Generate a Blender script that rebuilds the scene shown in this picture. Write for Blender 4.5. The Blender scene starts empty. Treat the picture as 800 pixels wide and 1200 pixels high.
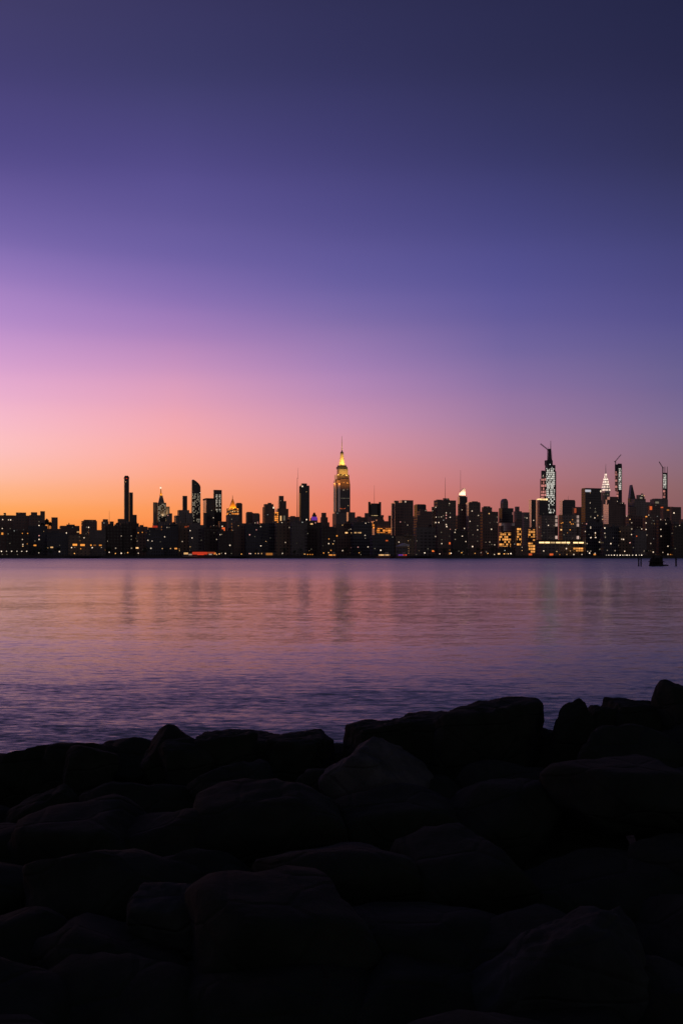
import bpy, bmesh, math, random
import numpy as np
from mathutils import Vector, Matrix, noise

random.seed(7)
R = math.radians
C = bpy.context.scene.collection
sc = bpy.context.scene

# ---------------------------------------------------------------- camera numbers (photo 800 x 1200)
F = 1110.0          # focal length in photo pixels
HY = 649.5          # horizon row
CZ = 4.0            # eye height above the water
A = R(20)           # the street grid of the far shore
CA, SA = math.cos(A), math.sin(A)
SHORE = 950.0
GZ = 2.2            # quay level

def srgb(c):
    return tuple(((v/255)/12.92 if v/255 <= .04045 else (((v/255)+.055)/1.055)**2.4) for v in c)

def tag(o, label=None, cat=None, group=None, kind=None):
    if label: o['label'] = label
    if cat: o['category'] = cat
    if group: o['group'] = group
    if kind: o['kind'] = kind
    return o

def empty(name, loc, rz=0.0):
    o = bpy.data.objects.new(name, None)
    o.empty_display_size = 1
    o.location = loc
    o.rotation_euler = (0, 0, rz)
    C.objects.link(o)
    return o

# ---------------------------------------------------------------- materials
def new_mat(name):
    m = bpy.data.materials.new(name)
    m.use_nodes = True
    nt = m.node_tree
    return m, nt, nt.nodes['Principled BSDF']

def N(nt, typ, **kw):
    n = nt.nodes.new(typ)
    for k, v in kw.items():
        if k == 'inp':
            for i, val in v.items():
                n.inputs[i].default_value = val
        else:
            setattr(n, k, v)
    return n

def math_node(nt, op, a, b=None):
    n = nt.nodes.new('ShaderNodeMath'); n.operation = op
    for i, v in enumerate((a, b)):
        if v is None: continue
        if isinstance(v, (int, float)): n.inputs[i].default_value = v
        else: nt.links.new(v, n.inputs[i])
    return n.outputs[0]

def facade_mat(name, wall, pane=(0.10, 0.09, 0.085), bay=3.4, floor=3.5, fx=.55, fz=.5, rough=.8, pane_rough=.12, metal=0.0):
    """masonry with a grid of dark panes; the grid runs in metres along each face (UV)"""
    m, nt, b = new_mat(name)
    uv = N(nt, 'ShaderNodeUVMap', uv_map='UVMap')
    sp = N(nt, 'ShaderNodeSeparateXYZ')
    nt.links.new(uv.outputs[0], sp.inputs[0])
    u = math_node(nt, 'FRACT', math_node(nt, 'DIVIDE', sp.outputs[0], bay))
    v = math_node(nt, 'FRACT', math_node(nt, 'DIVIDE', sp.outputs[1], floor))
    mu = math_node(nt, 'LESS_THAN', u, fx)
    mv = math_node(nt, 'LESS_THAN', v, fz)
    mask = math_node(nt, 'MULTIPLY', mu, mv)
    tc = N(nt, 'ShaderNodeTexCoord')
    nz = N(nt, 'ShaderNodeTexNoise', inp={'Scale': .06, 'Detail': 6, 'Roughness': .7})
    nt.links.new(tc.outputs['Object'], nz.inputs['Vector'])
    rr = N(nt, 'ShaderNodeMapRange', inp={'From Min': .3, 'From Max': .7, 'To Min': .7, 'To Max': 1.25})
    nt.links.new(nz.outputs[0], rr.inputs[0])
    wc = N(nt, 'ShaderNodeVectorMath', operation='SCALE')
    wc.inputs[0].default_value = wall
    nt.links.new(rr.outputs[0], wc.inputs['Scale'])
    mix = N(nt, 'ShaderNodeMix', data_type='RGBA')
    nt.links.new(mask, mix.inputs[0])
    nt.links.new(wc.outputs[0], mix.inputs[6])
    mix.inputs[7].default_value = (*pane, 1)
    nt.links.new(mix.outputs[2], b.inputs['Base Color'])
    r = N(nt, 'ShaderNodeMapRange', inp={'To Min': rough, 'To Max': pane_rough})
    nt.links.new(mask, r.inputs[0])
    nt.links.new(r.outputs[0], b.inputs['Roughness'])
    b.inputs['Metallic'].default_value = metal
    b.inputs['Specular IOR Level'].default_value = .5
    return m

def plain(name, col, rough=.8, metal=0.0):
    m, nt, b = new_mat(name)
    tc = N(nt, 'ShaderNodeTexCoord')
    nz = N(nt, 'ShaderNodeTexNoise', inp={'Scale': .5, 'Detail': 5})
    nt.links.new(tc.outputs['Object'], nz.inputs['Vector'])
    rr = N(nt, 'ShaderNodeMapRange', inp={'From Min': .3, 'From Max': .7, 'To Min': .8, 'To Max': 1.2})
    nt.links.new(nz.outputs[0], rr.inputs[0])
    wc = N(nt, 'ShaderNodeVectorMath', operation='SCALE')
    wc.inputs[0].default_value = col
    nt.links.new(rr.outputs[0], wc.inputs['Scale'])
    nt.links.new(wc.outputs[0], b.inputs['Base Color'])
    b.inputs['Roughness'].default_value = rough
    b.inputs['Metallic'].default_value = metal
    return m

def glow(name, col, strength):
    m, nt, b = new_mat(name)
    c = srgb(col)
    b.inputs['Base Color'].default_value = (.1, .1, .1, 1)
    tc = N(nt, 'ShaderNodeTexCoord')
    oi = N(nt, 'ShaderNodeObjectInfo')
    rr = N(nt, 'ShaderNodeMapRange', inp={'To Min': strength*.25, 'To Max': strength*1.7})
    nt.links.new(oi.outputs['Random'], rr.inputs[0])
    b.inputs['Emission Color'].default_value = (*c, 1)
    nt.links.new(rr.outputs[0], b.inputs['Emission Strength'])
    m.cycles.emission_sampling = 'NONE'
    return m

def glow_panes(name, col, strength, sx=3.0, sz=3.5, thr=.35):
    """emissive panes in a grid, a random share dark; lit rooms and painted facade glow"""
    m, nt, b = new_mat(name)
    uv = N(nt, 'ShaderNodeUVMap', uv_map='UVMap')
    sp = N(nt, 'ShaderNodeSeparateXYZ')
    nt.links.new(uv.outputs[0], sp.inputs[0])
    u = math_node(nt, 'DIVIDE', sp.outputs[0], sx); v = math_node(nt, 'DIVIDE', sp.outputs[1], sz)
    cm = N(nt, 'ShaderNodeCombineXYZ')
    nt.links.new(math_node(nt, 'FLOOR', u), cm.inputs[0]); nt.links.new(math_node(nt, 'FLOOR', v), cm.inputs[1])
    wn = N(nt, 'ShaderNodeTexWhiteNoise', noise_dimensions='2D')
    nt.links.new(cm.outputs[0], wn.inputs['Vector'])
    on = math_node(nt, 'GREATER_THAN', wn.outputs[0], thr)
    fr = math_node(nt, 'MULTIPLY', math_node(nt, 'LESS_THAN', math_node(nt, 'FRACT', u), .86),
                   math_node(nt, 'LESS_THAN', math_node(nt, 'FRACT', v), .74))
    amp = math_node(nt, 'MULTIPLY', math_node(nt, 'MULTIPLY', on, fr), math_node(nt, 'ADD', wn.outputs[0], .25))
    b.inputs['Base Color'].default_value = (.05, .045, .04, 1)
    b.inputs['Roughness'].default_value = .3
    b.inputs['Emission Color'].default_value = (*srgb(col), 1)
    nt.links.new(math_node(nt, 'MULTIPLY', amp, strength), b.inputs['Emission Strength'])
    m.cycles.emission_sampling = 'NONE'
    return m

M = {
 'brick':  facade_mat('dark_brick', (.24, .165, .13)),
 'stone':  facade_mat('grey_stone', (.30, .27, .235), fx=.45),
 'concrete': facade_mat('concrete_grid', (.22, .20, .185), bay=5, fx=.7, fz=.55),
 'soot':  facade_mat('sooty_brick', (.09, .07, .06), (.05, .045, .04)),
 'tan':  facade_mat('tan_brick', (.30, .22, .15), (.08, .07, .06), bay=4.2, fx=.4),
 'slate':  facade_mat('slate_cladding', (.10, .105, .12), (.03, .03, .035), bay=2.6, fx=.6),
 'glass':  facade_mat('curtain_wall', (.07, .07, .08), (.02, .022, .03), bay=1.8, fx=.85, fz=.8, rough=.4, pane_rough=.1),
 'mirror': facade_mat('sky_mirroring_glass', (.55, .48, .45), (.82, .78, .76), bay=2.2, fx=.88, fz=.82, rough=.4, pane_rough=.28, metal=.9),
 'pier': facade_mat('sunset_side_sheen', (.75, .66, .6), (.7, .6, .55), bay=6, fx=.5, fz=2, rough=.35, pane_rough=.25, metal=.7),  # pale and metallic: sunset glow on left sides put into the material
 'roof': plain('roof_felt', (.04, .04, .045), .95),
 'steel': plain('painted_steel', (.08, .08, .085), .6),
 'palestone': plain('pale_limestone', (.45, .4, .33), .8),
 'gold': plain('gilded_tiles', (.62, .38, .10), .45, .3),
 'silver': plain('stainless_steel', (.45, .45, .47), .35, .8),
 'white_roof': plain('white_membrane', (.6, .6, .6), .7),
 'wood': plain('wet_timber', (.035, .028, .022), .85),
 'hull': plain('ferry_hull', (.25, .08, .07), .5),
 'w_white': glow('window_light_white', (255, 226, 196), .85),
 'w_cool': glow('window_light_cool', (226, 232, 226), .6),
 'w_warm': glow('window_light_warm', (255, 196, 128), .85),
 'w_amber': glow('window_light_amber', (255, 160, 66), .7),
 'w_pink': glow('window_light_pink', (255, 175, 165), .7),
 'w_red': glow('window_light_red', (255, 72, 36), 1.0),
 'w_orange': glow('window_light_orange', (255, 110, 50), .6),
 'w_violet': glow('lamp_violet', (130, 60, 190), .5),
 'w_dim': glow('window_light_dim', (205, 190, 160), .22),
 'lamp': glow('street_lamp_glow', (255, 232, 205), 1.3),
 'lamp_warm': glow('street_lamp_amber_glow', (255, 178, 90), 1.1),
 'crown_white': glow('crown_lights', (255, 222, 200), 1.0),
 'sign': glow('roof_sign_glow', (245, 245, 255), 1.6),
 'bar': glow_panes('lit_concourse', (255, 214, 150), 1.5, 7, 60, .02),
 'stripe': glow_panes('lit_stair_glass', (225, 190, 175), .8, 12, 5.5, .05),
 'lit_gold': glow_panes('lit_office_gold', (255, 170, 85), .95, 3.2, 3.6, .30),
 'lit_orange': glow_panes('glowing_front_orange', (255, 150, 60), 1.05, 4.5, 4.2, .18),
 'lit_pale': glow_panes('lit_bay_pale', (215, 205, 185), .62, 2.4, 5.0, .25),
 'lit_work': glow_panes('lit_open_floors', (226, 222, 210), .85, 3.1, 5.5, .30),
 'lit_dim': glow_panes('lit_floors_dim', (205, 190, 165), .30, 3.0, 4.0, .62),
 'lit_pink': glow_panes('lit_strip_pink', (235, 150, 140), .62, 5, 9, .12),
}

# ---------------------------------------------------------------- mesh helpers
class MB:
    def __init__(s):
        s.v = []; s.f = []; s.uv = []; s.mi = []
    def quad(s, pts, uvs=None, mi=0):
        i = len(s.v); s.v += [tuple(p) for p in pts]
        s.f.append(tuple(range(i, i+len(pts))))
        if uvs is None:
            uvs = [(p[0]+p[1], p[2]) for p in pts]
        s.uv.append(uvs); s.mi.append(mi)
    def frustum(s, a0, a1, mi_front=0, mi_left=0, mi_top=1):
        """a0,a1: 4 corners (near, right, back-right, back-left) bottom / top"""
        off = [0, .33, .71, 1.3]
        for k in range(4):
            j = (k+1) % 4
            p = [a0[k], a0[j], a1[j], a1[k]]
            L = (Vector(a0[j])-Vector(a0[k])).length
            uv = [(off[k]*7, p[0][2]), (off[k]*7+L, p[1][2]), (off[k]*7+L, p[2][2]), (off[k]*7, p[3][2])]
            s.quad(p, uv, mi_left if k == 3 else mi_front)
        s.quad(a1, None, mi_top)
        s.quad(a0[::-1], None, mi_top)
    def box(s, x0, x1, y0, y1, z0, z1, mf=0, ml=0, mt=1, taper=0.0):
        a0 = [(x0,y0,z0),(x1,y0,z0),(x1,y1,z0),(x0,y1,z0)]
        cx, cy = (x0+x1)/2, (y0+y1)/2
        k = 1-taper
        a1 = [(cx+(p[0]-cx)*k, cy+(p[1]-cy)*k, z1) for p in a0]
        s.frustum(a0, a1, mf, ml, mt)
    def tube(s, p0, p1, r0, r1, n=6):
        p0 = Vector(p0); p1 = Vector(p1); d = (p1-p0).normalized()
        q = d.to_track_quat('Z', 'Y')
        ra = [p0+q @ Vector((math.cos(2*math.pi*k/n)*r0, math.sin(2*math.pi*k/n)*r0, 0)) for k in range(n)]
        rb = [p1+q @ Vector((math.cos(2*math.pi*k/n)*r1, math.sin(2*math.pi*k/n)*r1, 0)) for k in range(n)]
        for k in range(n):
            j = (k+1) % n
            s.quad([ra[k], ra[j], rb[j], rb[k]])
        s.quad(rb); s.quad(ra[::-1])
    def prism(s, prof, y0, y1, mf=0, ml=0):
        """outline in x,z (counter-clockwise seen from -y) extruded from y0 to y1"""
        n = len(prof)
        s.quad([(x, y0, z) for x, z in prof], [(x, z) for x, z in prof], mf)
        s.quad([(x, y1, z) for x, z in prof[::-1]], [(x, z) for x, z in prof[::-1]], mf)
        for k in range(n):
            (xa, za), (xb, zb) = prof[k], prof[(k+1) % n]
            left = za > zb and abs(xa-xb) < abs(za-zb)
            s.quad([(xa, y0, za), (xa, y1, za), (xb, y1, zb), (xb, y0, zb)],
                   [(0, za), (y1-y0, za), (y1-y0, zb), (0, zb)] if abs(za-zb) > abs(xa-xb) else None, ml if left else mf)
    def build(s, name, mats, parent=None):
        me = bpy.data.meshes.new(name)
        me.from_pydata([tuple(v) for v in s.v], [], s.f)
        ul = me.uv_layers.new(name='UVMap')
        k = 0
        for p, uv in zip(me.polygons, s.uv):
            for c in range(len(uv)):
                ul.data[k].uv = uv[c]; k += 1
        for m in (mats if isinstance(mats, (list, tuple)) else [mats]):
            me.materials.append(m)
        me.polygons.foreach_set('material_index', s.mi)
        bm = bmesh.new(); bm.from_mesh(me); bmesh.ops.remove_doubles(bm, verts=bm.verts, dist=1e-5)
        bmesh.ops.recalc_face_normals(bm, faces=bm.faces); bm.to_mesh(me); bm.free()
        o = bpy.data.objects.new(name, me); C.objects.link(o)
        if parent: o.parent = parent
        return o

# one shared pane mesh per material for the lit windows: a shallow box with a chamfered rim
def pane_mesh(mat):
    b = MB()
    a0 = [(-.5, 0, -.5), (.5, 0, -.5), (.5, 0, .5), (-.5, 0, .5)]
    a1 = [(x*.9, -1, z*.9) for x, _, z in a0]
    for k in range(4):
        j = (k+1) % 4
        b.quad([a0[k], a0[j], a1[j], a1[k]])
    b.quad(a1)
    o = b.build('window', mat); me = o.data
    bpy.data.objects.remove(o)
    return me
PANE = {k: pane_mesh(M[k]) for k in M if k.startswith('w_')}

# ---------------------------------------------------------------- buildings
class Bld:
    all = []
    def __init__(s, name, D, x0, x1, top, k=.8, base=None):
        s.D = D; s.k = k
        s.P, s.w, s.l = s.solve(x0, x1, D, k)
        s.x0, s.x1, s.top = x0, x1, top
        s.root = empty(name, (s.P[0], s.P[1], GZ), A)
        s.faces = []          # (pxl, pxr, ytop, ybot, side, local data, depth)
        s.nwin = 0
        s.body = MB()
        Bld.all.append(s)
    @staticmethod
    def solve(x0, x1, D, k):
        t0, t1 = (x0-400)/F, (x1-400)/F
        left = max(0.0, SA+t0*CA)
        w = (t1-t0)*D/((CA-t1*SA)+k*left)
        X = t1*D-w*(CA-t1*SA)
        return (X, D), w, w*k
    def loc(s, X, Y):
        dx, dy = X-s.P[0], Y-s.P[1]
        return dx*CA+dy*SA, -dx*SA+dy*CA
    def z(s, y, D=None):
        return CZ+(HY-y)*(D or s.D)/F-GZ
    def px(s, lx, ly):
        X = s.P[0]+lx*CA-ly*SA; Y = s.P[1]+lx*SA+ly*CA
        return 400+F*X/Y, Y
    def box(s, x0, x1, top, bot=None, k=None, dd=0.0, mf=0, ml=0, taper=0.0, mb=None, mt=2, lights=True):
        D = s.D+dd
        P, w, l = s.solve(x0, x1, D, k or s.k)
        lx, ly = s.loc(*P)
        z1 = s.z(top, D); z0 = -1.0 if bot is None else s.z(bot, D)
        (mb or s.body).box(lx, lx+w, ly, ly+l, z0, z1, mf, ml, mt, taper)
        if lights and mb is None:
            c = s.px(lx, ly)[0]; r = s.px(lx+w, ly)[0]; q, dq = s.px(lx, ly+l)
            ybot = 652 if bot is None else bot
            s.faces.append((c, r, top, ybot, 'f', (lx, ly, w, l), D))
            if q < c-1: s.faces.append((q, c, top, ybot, 'l', (lx, ly, w, l), D+1))
        return lx, ly, w, l, z0, z1
    def window(s, px, py, wpx, hpx, mat, face=None, name='window'):
        if s.nwin >= 96: return None
        for f in ([face] if face else s.faces):
            c, r, yt, yb, side, (lx, ly, w, l), D = f
            if c <= px <= r and yt <= py <= yb:
                t = (px-c)/(r-c)
                me = PANE[mat]
                o = bpy.data.objects.new(name, me); C.objects.link(o); o.parent = s.root
                z = s.z(py, D)
                z = max(z, 1.5)
                q_ = .8 if name == 'window' and max(wpx, hpx) < 2.4 else 1.0
                sx, sz = wpx*D/F*q_, hpx*D/F*q_
                if side == 'f':
                    o.location = (lx+t*w, ly-.02, z); o.scale = (sx, .25, sz)
                else:
                    o.location = (lx-.02, ly+(1-t)*l, z); o.rotation_euler = (0, 0, -math.pi/2); o.scale = (sx, .25, sz)
                s.nwin += 1
                return o
        return None
    def antenna(s, x, top, bot, wpx=.6, mat='steel', dd=6.0, name='antenna', wtop=None):
        D = s.D+dd
        lx, ly = s.loc((x-400)*D/F, D)
        b = MB()
        b.tube((lx, ly, s.z(bot, D)), (lx, ly, s.z(top, D)), wpx*D/F/2, (wtop if wtop is not None else wpx*.4)*D/F/2, 8)
        return b.build(name, M[mat], s.root)
    def finish(s, mats=('brick', None)):
        front = M[mats[0]]; left = M[mats[1] or mats[0]]
        return s.body.build('wall', [front, left, M['roof']], s.root)

def piece(b, name, mats, *boxes):
    """another part of the same building made of boxes"""
    mb = MB(); info = []
    for bx in boxes:
        kw = dict(bx[-1]) if isinstance(bx[-1], dict) else {}
        args = bx[:-1] if isinstance(bx[-1], dict) else bx
        info.append(b.box(*args, mb=mb, mt=kw.pop('mt', 0), **kw))
    o = mb.build(name, [M[m] for m in (mats if isinstance(mats, (list, tuple)) else [mats])], b.root)
    return o, info

def rooftop(b, x0, x1, top, bot, dd=4, name='rooftop_housing', mat='concrete'):
    return piece(b, name, [mat], (x0, x1, top, bot+.4, {'dd': dd, 'k': .7}))

def rand_windows(b, n, ymin=None, ymax=648, mats=('w_white', 'w_cool', 'w_warm', 'w_dim', 'w_dim'), size=(.9, 1.0), seed=None):
    rnd = random.Random(hash((round(b.x0*10), round(b.top*10))) if seed is None else seed)
    fs = [f for f in b.faces if f[4] == 'f']
    if not fs: return
    floor = 3.5*F/b.D; bay = 3.4*F/b.D
    for i in range(max(1, int(n*.6))):
        f = rnd.choice(fs)
        c, r = f[0], f[1]
        if r-c < 1.5: continue
        yt = max(f[2]+1.2, ymin or 0); yb = min(f[3], ymax)
        if yb <= yt: continue
        px = c+.6+rnd.random()*(r-c-1.2); py = yt+rnd.random()*(yb-yt)
        px = c+round((px-c)/bay)*bay; py = 649-round((649-py)/floor)*floor
        px = min(max(px, c+.5), r-.5); py = max(py, f[2]+.8)
        sc_ = rnd.choice((.55, .7, .8, 1.0))
        b.window(px, py, size[0]*sc_, size[1]*sc_, rnd.choice(mats), f)

def B(name, label, cat, D, boxes, mats=('brick', None), n=0, roofs=(), ant=(), group=None, k=.8, wm=None, ymin=None):
    """boxes: (x0, x1, top[, bottom]) in photo units; the first stands on the ground"""
    x0, x1, top = boxes[0][:3]
    b = Bld(name, D, x0, x1, top, k)
    ml = 1 if mats[1] else 0
    for i, bx in enumerate(boxes):
        kw = dict(bx[-1]) if isinstance(bx[-1], dict) else {}
        args = list(bx[:-1] if isinstance(bx[-1], dict) else bx)
        kw.setdefault('dd', i*1.3); kw.setdefault('ml', ml)
        b.box(*args, **kw)
    b.finish(mats)
    for r in roofs: rooftop(b, *r)
    for a in ant: b.antenna(*a)
    tag(b.root, label, cat, group)
    if n: rand_windows(b, n, ymin, **({'mats': wm} if wm else {}))
    return b

def lamp(kind, parent, loc, energy, col, size=None, rot=None, spot=None):
    ld = bpy.data.lights.new('floodlight', kind)
    ld.energy = energy; ld.color = srgb(col)
    if kind == 'POINT': ld.shadow_soft_size = size or 1
    if kind == 'AREA': ld.size = size or 5
    if kind == 'SPOT': ld.spot_size = spot or R(80); ld.spot_blend = .8; ld.shadow_soft_size = size or 1
    o = bpy.data.objects.new('floodlight', ld); C.objects.link(o)
    o.parent = parent; o.location = loc
    if rot: o.rotation_euler = rot
    return o

# ================================================================= the skyline, from the left
B('apartment_block', 'wide dark apartment block at the left edge of the skyline, small stub on its roof', 'building', 1180,
  [(-14, 17, 603.5), (4.5, 7.5, 601, 604)], n=8)
B('apartment_block', 'dark stepped apartment block with flat raised top, second from the left edge', 'building', 1150,
  [(16, 35, 604), (19, 31, 600.5, 604.5), (34, 37, 607)], n=5)
B('apartment_tower', 'dark apartment tower ending in a narrow raised slab, left of the first skyline gap', 'building', 1120,
  [(34.5, 48, 603.5), (36.5, 44, 600.2, 604), (47.5, 53, 599)], n=4)
b = B('factory_block', 'low dark block with two water tanks, left of the slim slab tower', 'building', 1160,
  [(50, 72, 619.5)], n=2)
def water_tank(b, x, top, bot, D, r=1.4):
    lx, ly = b.loc((x-400)*D/F, D); mb = MB()
    z0, z1 = b.z(bot, D), b.z(top, D); zm = z0+(z1-z0)*.4
    for k in range(4):
        a = k*math.pi/2+.4
        mb.tube((lx+r*math.cos(a), ly+r*math.sin(a), z0), (lx+r*math.cos(a), ly+r*math.sin(a), zm+.2), .3, .3, 5)
    mb.tube((lx, ly, zm), (lx, ly, z1-.22*(z1-z0)), r*1.25, r*1.2, 12)
    mb.tube((lx, ly, z1-.22*(z1-z0)), (lx, ly, z1), r*1.35, .1, 12)
    return mb.build('water_tank', M['wood'], b.root)
water_tank(b, 55.2, 607.5, 619.7, 1166, 2.1); water_tank(b, 59, 611, 619.7, 1168, 1.5)
B('chimney_tower', 'slim dark slab tower standing alone right of the first gap in the left skyline', 'building', 1200,
  [(60.5, 68, 606.2)], n=1, k=.6)
B('apartment_block', 'low dark block with rooftop stubs between the slim slab tower and the flat wide block', 'building', 1250,
  [(70, 93.5, 616), (78, 88, 614.6, 616.5), (80.5, 81.7, 612.8, 615)], n=5)
B('apartment_block', 'flat topped wide dark block left of the two small towers with a thin mast', 'building', 1220,
  [(95.5, 114, 610.5), (98, 113, 609, 611)], n=5)
B('apartment_tower', 'small dark tower left of the thin mast, left part of the skyline', 'building', 1500,
  [(119, 127.5, 611), (120.6, 126.8, 608.4, 611.5)], n=1, ant=((128.3, 598.5, 619, .5),))
B('apartment_tower', 'small dark tower just right of the thin mast, left part of the skyline', 'building', 1520,
  [(128.8, 133.5, 611)], n=1)
B('apartment_block', 'dark block at the left foot of the tallest tower of the left skyline', 'building', 1700,
  [(138, 147, 608)], n=1)
b = B('glass_skyscraper', 'very slim dark skyscraper with a pointed red-lit top, tallest of the left skyline', 'skyscraper', 2900,
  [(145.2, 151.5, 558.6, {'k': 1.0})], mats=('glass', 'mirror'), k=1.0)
piece(b, 'roof', ['roof'], (144.8, 152, 557.2, 560.2, {'dd': -2, 'taper': .45}))
piece(b, 'side_tower', ['glass'], (151.3, 156, 577, {'dd': 20}), (155.6, 160.5, 603.2, {'dd': 22}))
b.window(148.6, 560.2, 1.6, 1.4, 'w_red', name='beacon'); b.window(147.6, 564.5, .8, 1, 'w_warm')
# clock tower with lantern
b = B('clock_tower', 'stepped stone clock tower with a gilded lantern and pyramid roof, left skyline', 'clock tower', 2950,
  [(184, 195, 589), (179.5, 184.4, 588.6), (194.6, 199, 593.6), (198, 202, 601.5), (179, 203, 612)], mats=('stone', None), n=0, k=.9)
o, inf = piece(b, 'roof', ['stone'], (185.3, 192.8, 580.5, 589.2, {'dd': 5, 'k': 1, 'taper': .55}))
o, inf = piece(b, 'lantern', ['gold'], (187.3, 190.2, 578.2, 580.7, {'dd': 14, 'k': 1}), (187.8, 189.6, 573, 578.3, {'dd': 16, 'k': 1, 'taper': .55}))
lx, ly, w, l, z0, z1 = inf[0]
lamp('SPOT', b.root, (lx+w/2, ly-12, z0-2), 16000, (255, 176, 80), 1, (R(140), 0, 0), R(100))
lamp('SPOT', b.root, (lx+w/2+6, ly-32, z0-62), 26000, (255, 205, 150), 1, (R(130), 0, 0), R(110))
b.antenna(188.5, 569.6, 573.2, .7, 'silver', 18, 'finial')
piece(b, 'lit_floors', ['lit_dim'], (184.8, 194.5, 590, 611, {'dd': -.8, 'k': .3}))
b.window(187.0, 606, 1, 1, 'w_warm')
f0 = b.faces[0]
for (x, y, w_, h_, m) in ((188.4, 571.6, 1.9, 1.9, 'w_white'),):
    lx, ly = b.loc((x-400)*(b.D+17)/F, b.D+17)
    mb = MB(); mb.tube((lx, ly, b.z(572.6, b.D+17)), (lx, ly, b.z(570.6, b.D+17)), 2.4, 2.4, 10)
    mb.build('beacon', M['w_white'], b.root)
for (x, y, w_, h_, m) in ((189.4, 609.5, 3.2, 1.4, 'w_warm'), (194.2, 609.5, 2.6, 1.2, 'w_warm'), (189.3, 600.5, 1.1, 1.4, 'w_dim'), (193.8, 600.5, 1.1, 2.4, 'w_dim'),
                          (188.5, 592, 1.4, 1.6, 'w_dim'), (191, 595, 1, 1, 'w_dim'), (193, 605, 1, 1, 'w_dim'), (186.3, 604, 1, 1, 'w_dim'), (197, 604, 1, 1, 'w_pink')):
    b.window(x, y, w_, h_, m)
b = B('apartment_block', 'low block carrying a small red roof sign below the clock tower', 'building', 1400, [(172, 190, 618)], n=2)
piece(b, 'sign', ['w_red'], (178.6, 184.8, 616, 618.2, {'dd': 1, 'k': .1}))
B('office_block', 'dark stepped block between the clock tower and the curved glass tower', 'building', 2100,
  [(204, 222, 604), (208, 222, 597.6), (217, 226, 601)], mats=('stone', None), n=3)
B('apartment_tower', 'thin dark tower with a paler left edge, immediately left of the curved glass tower', 'skyscraper', 2600,
  [(213.6, 219.6, 581)], mats=('glass', 'mirror'), k=.7)
# curved glass tower
b = Bld('glass_skyscraper', 2700, 224, 235.2, 563, .55)
lx, ly, w, l, z0, z1 = (lambda i: i)(b.box(224, 235.2, 580, k=.55, ml=1))
pts = [(lx, b.z(580.2)), (lx+w, b.z(580.2)), (lx+w, b.z(570.5)), (lx+w*.93, b.z(568.3)), (lx+w*.75, b.z(566)), (lx+w*.5, b.z(563.8)), (lx+w*.25, b.z(562.2)), (lx+w*.12, b.z(561.8)), (lx, b.z(562.8))]
b.body.prism(pts, ly+.5, ly+l-.5, 0, 1)
b.finish(('glass', 'mirror'))
b.faces[0] = (b.faces[0][0], b.faces[0][1], 566, 652, 'f', (lx, ly, w, l), b.D)
piece(b, 'lit_floors', ['lit_dim'], (225, 234.6, 578, 612, {'dd': -.8, 'k': .3}))
tag(b.root, 'glass skyscraper with a sloping curved top and many lit windows, tallest near the gold pyramid', 'skyscraper')
rand_windows(b, 46, 576, 610, mats=('w_dim', 'w_dim', 'w_dim', 'w_cool', 'w_white', 'w_pink'), size=(1.2, 1.1), seed=5)
b.window(229, 562.9+4.5, .6, .6, 'w_dim')
# frame topped pair
b = B('office_tower', 'dark flat capped tower whose left side glows orange, between curved and striped towers', 'building', 2500,
  [(238, 251.5, 585.5)], mats=('glass', 'mirror'), k=1.9, n=4)
piece(b, 'roof', ['roof'], (237.7, 251.8, 583.7, 585.6, {'dd': -1, 'k': 1.9}))
B('apartment_tower', 'thin dark block in front of the orange sided tower, left of the striped tower', 'building', 2300, [(238.4, 242, 601)], n=0)
b = B('office_tower', 'dark square topped tower with tall white light stripes down its front', 'skyscraper', 2550,
  [(249.8, 260, 574)], mats=('glass', 'mirror'), k=.35, n=3)
piece(b, 'light_strip', ['lit_pale'], (253, 255, 579.5, 600, {'dd': -1.2, 'k': .2}))
piece(b, 'light_strip', ['lit_pale'], (256.8, 258.6, 579.5, 600, {'dd': -1, 'k': .2}))
# gold pyramid
b = B('office_tower', 'stone tower with a floodlit gold pyramid roof above a bright arcade', 'skyscraper', 2450,
  [(264.7, 280.3, 603.5, {'k': .9}), (265.6, 279.6, 595.4, 604, {'k': .9, 'dd': 3})], mats=('stone', None), n=6, k=.9)
o, inf = piece(b, 'roof', ['gold'], (268.2, 277, 584.5, 595.6, {'dd': 9, 'k': 1, 'taper': .86}))
lx, ly, w, l, z0, z1 = inf[0]
b.antenna(272.6, 580.5, 585, .9, 'gold', 17, 'finial')
for q in (-.1, .5, 1.1):
    lamp('SPOT', b.root, (lx+q*w, ly-8.0, z0+.5), 13000, (255, 160, 50), 1, (R(122), 0, 0), R(120))
lamp('SPOT', b.root, (lx-8, ly+l*.5, z0+1), 13000, (255, 160, 50), 1, (R(122), 0, R(-90)), R(120))
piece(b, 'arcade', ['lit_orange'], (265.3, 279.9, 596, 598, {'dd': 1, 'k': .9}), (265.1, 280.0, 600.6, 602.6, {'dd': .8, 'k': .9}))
for i in range(6):
    b.window(269+i*2.0, 599.3, 1.0, 1.5, 'w_warm')
B('apartment_tower', 'plain dark tower just behind and right of the gold pyramid tower', 'skyscraper', 2700, [(276, 284, 590), (277, 283, 589.2, 590.4)], n=1)
b = B('office_block', 'dark block with a lit orange window, between the striped tower and the gold pyramid tower', 'building', 2000, [(256, 266, 611)], n=1)
b.window(261.9, 620, 3.6, 4, 'w_orange')
B('apartment_tower', 'left one of two joined dark blocks with rounded shoulders, right of the gold pyramid tower', 'building', 1900,
  [(288, 297, 600.8), (288.8, 295.6, 599.8, 601.2)], n=3)
b = B('apartment_tower', 'right one of two joined dark blocks, with one tall pink light', 'building', 1880,
  [(296, 304.5, 602.4), (297, 303.6, 601.3, 603)], n=3)
b.window(302, 614, 1.3, 5.5, 'w_pink')
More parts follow.
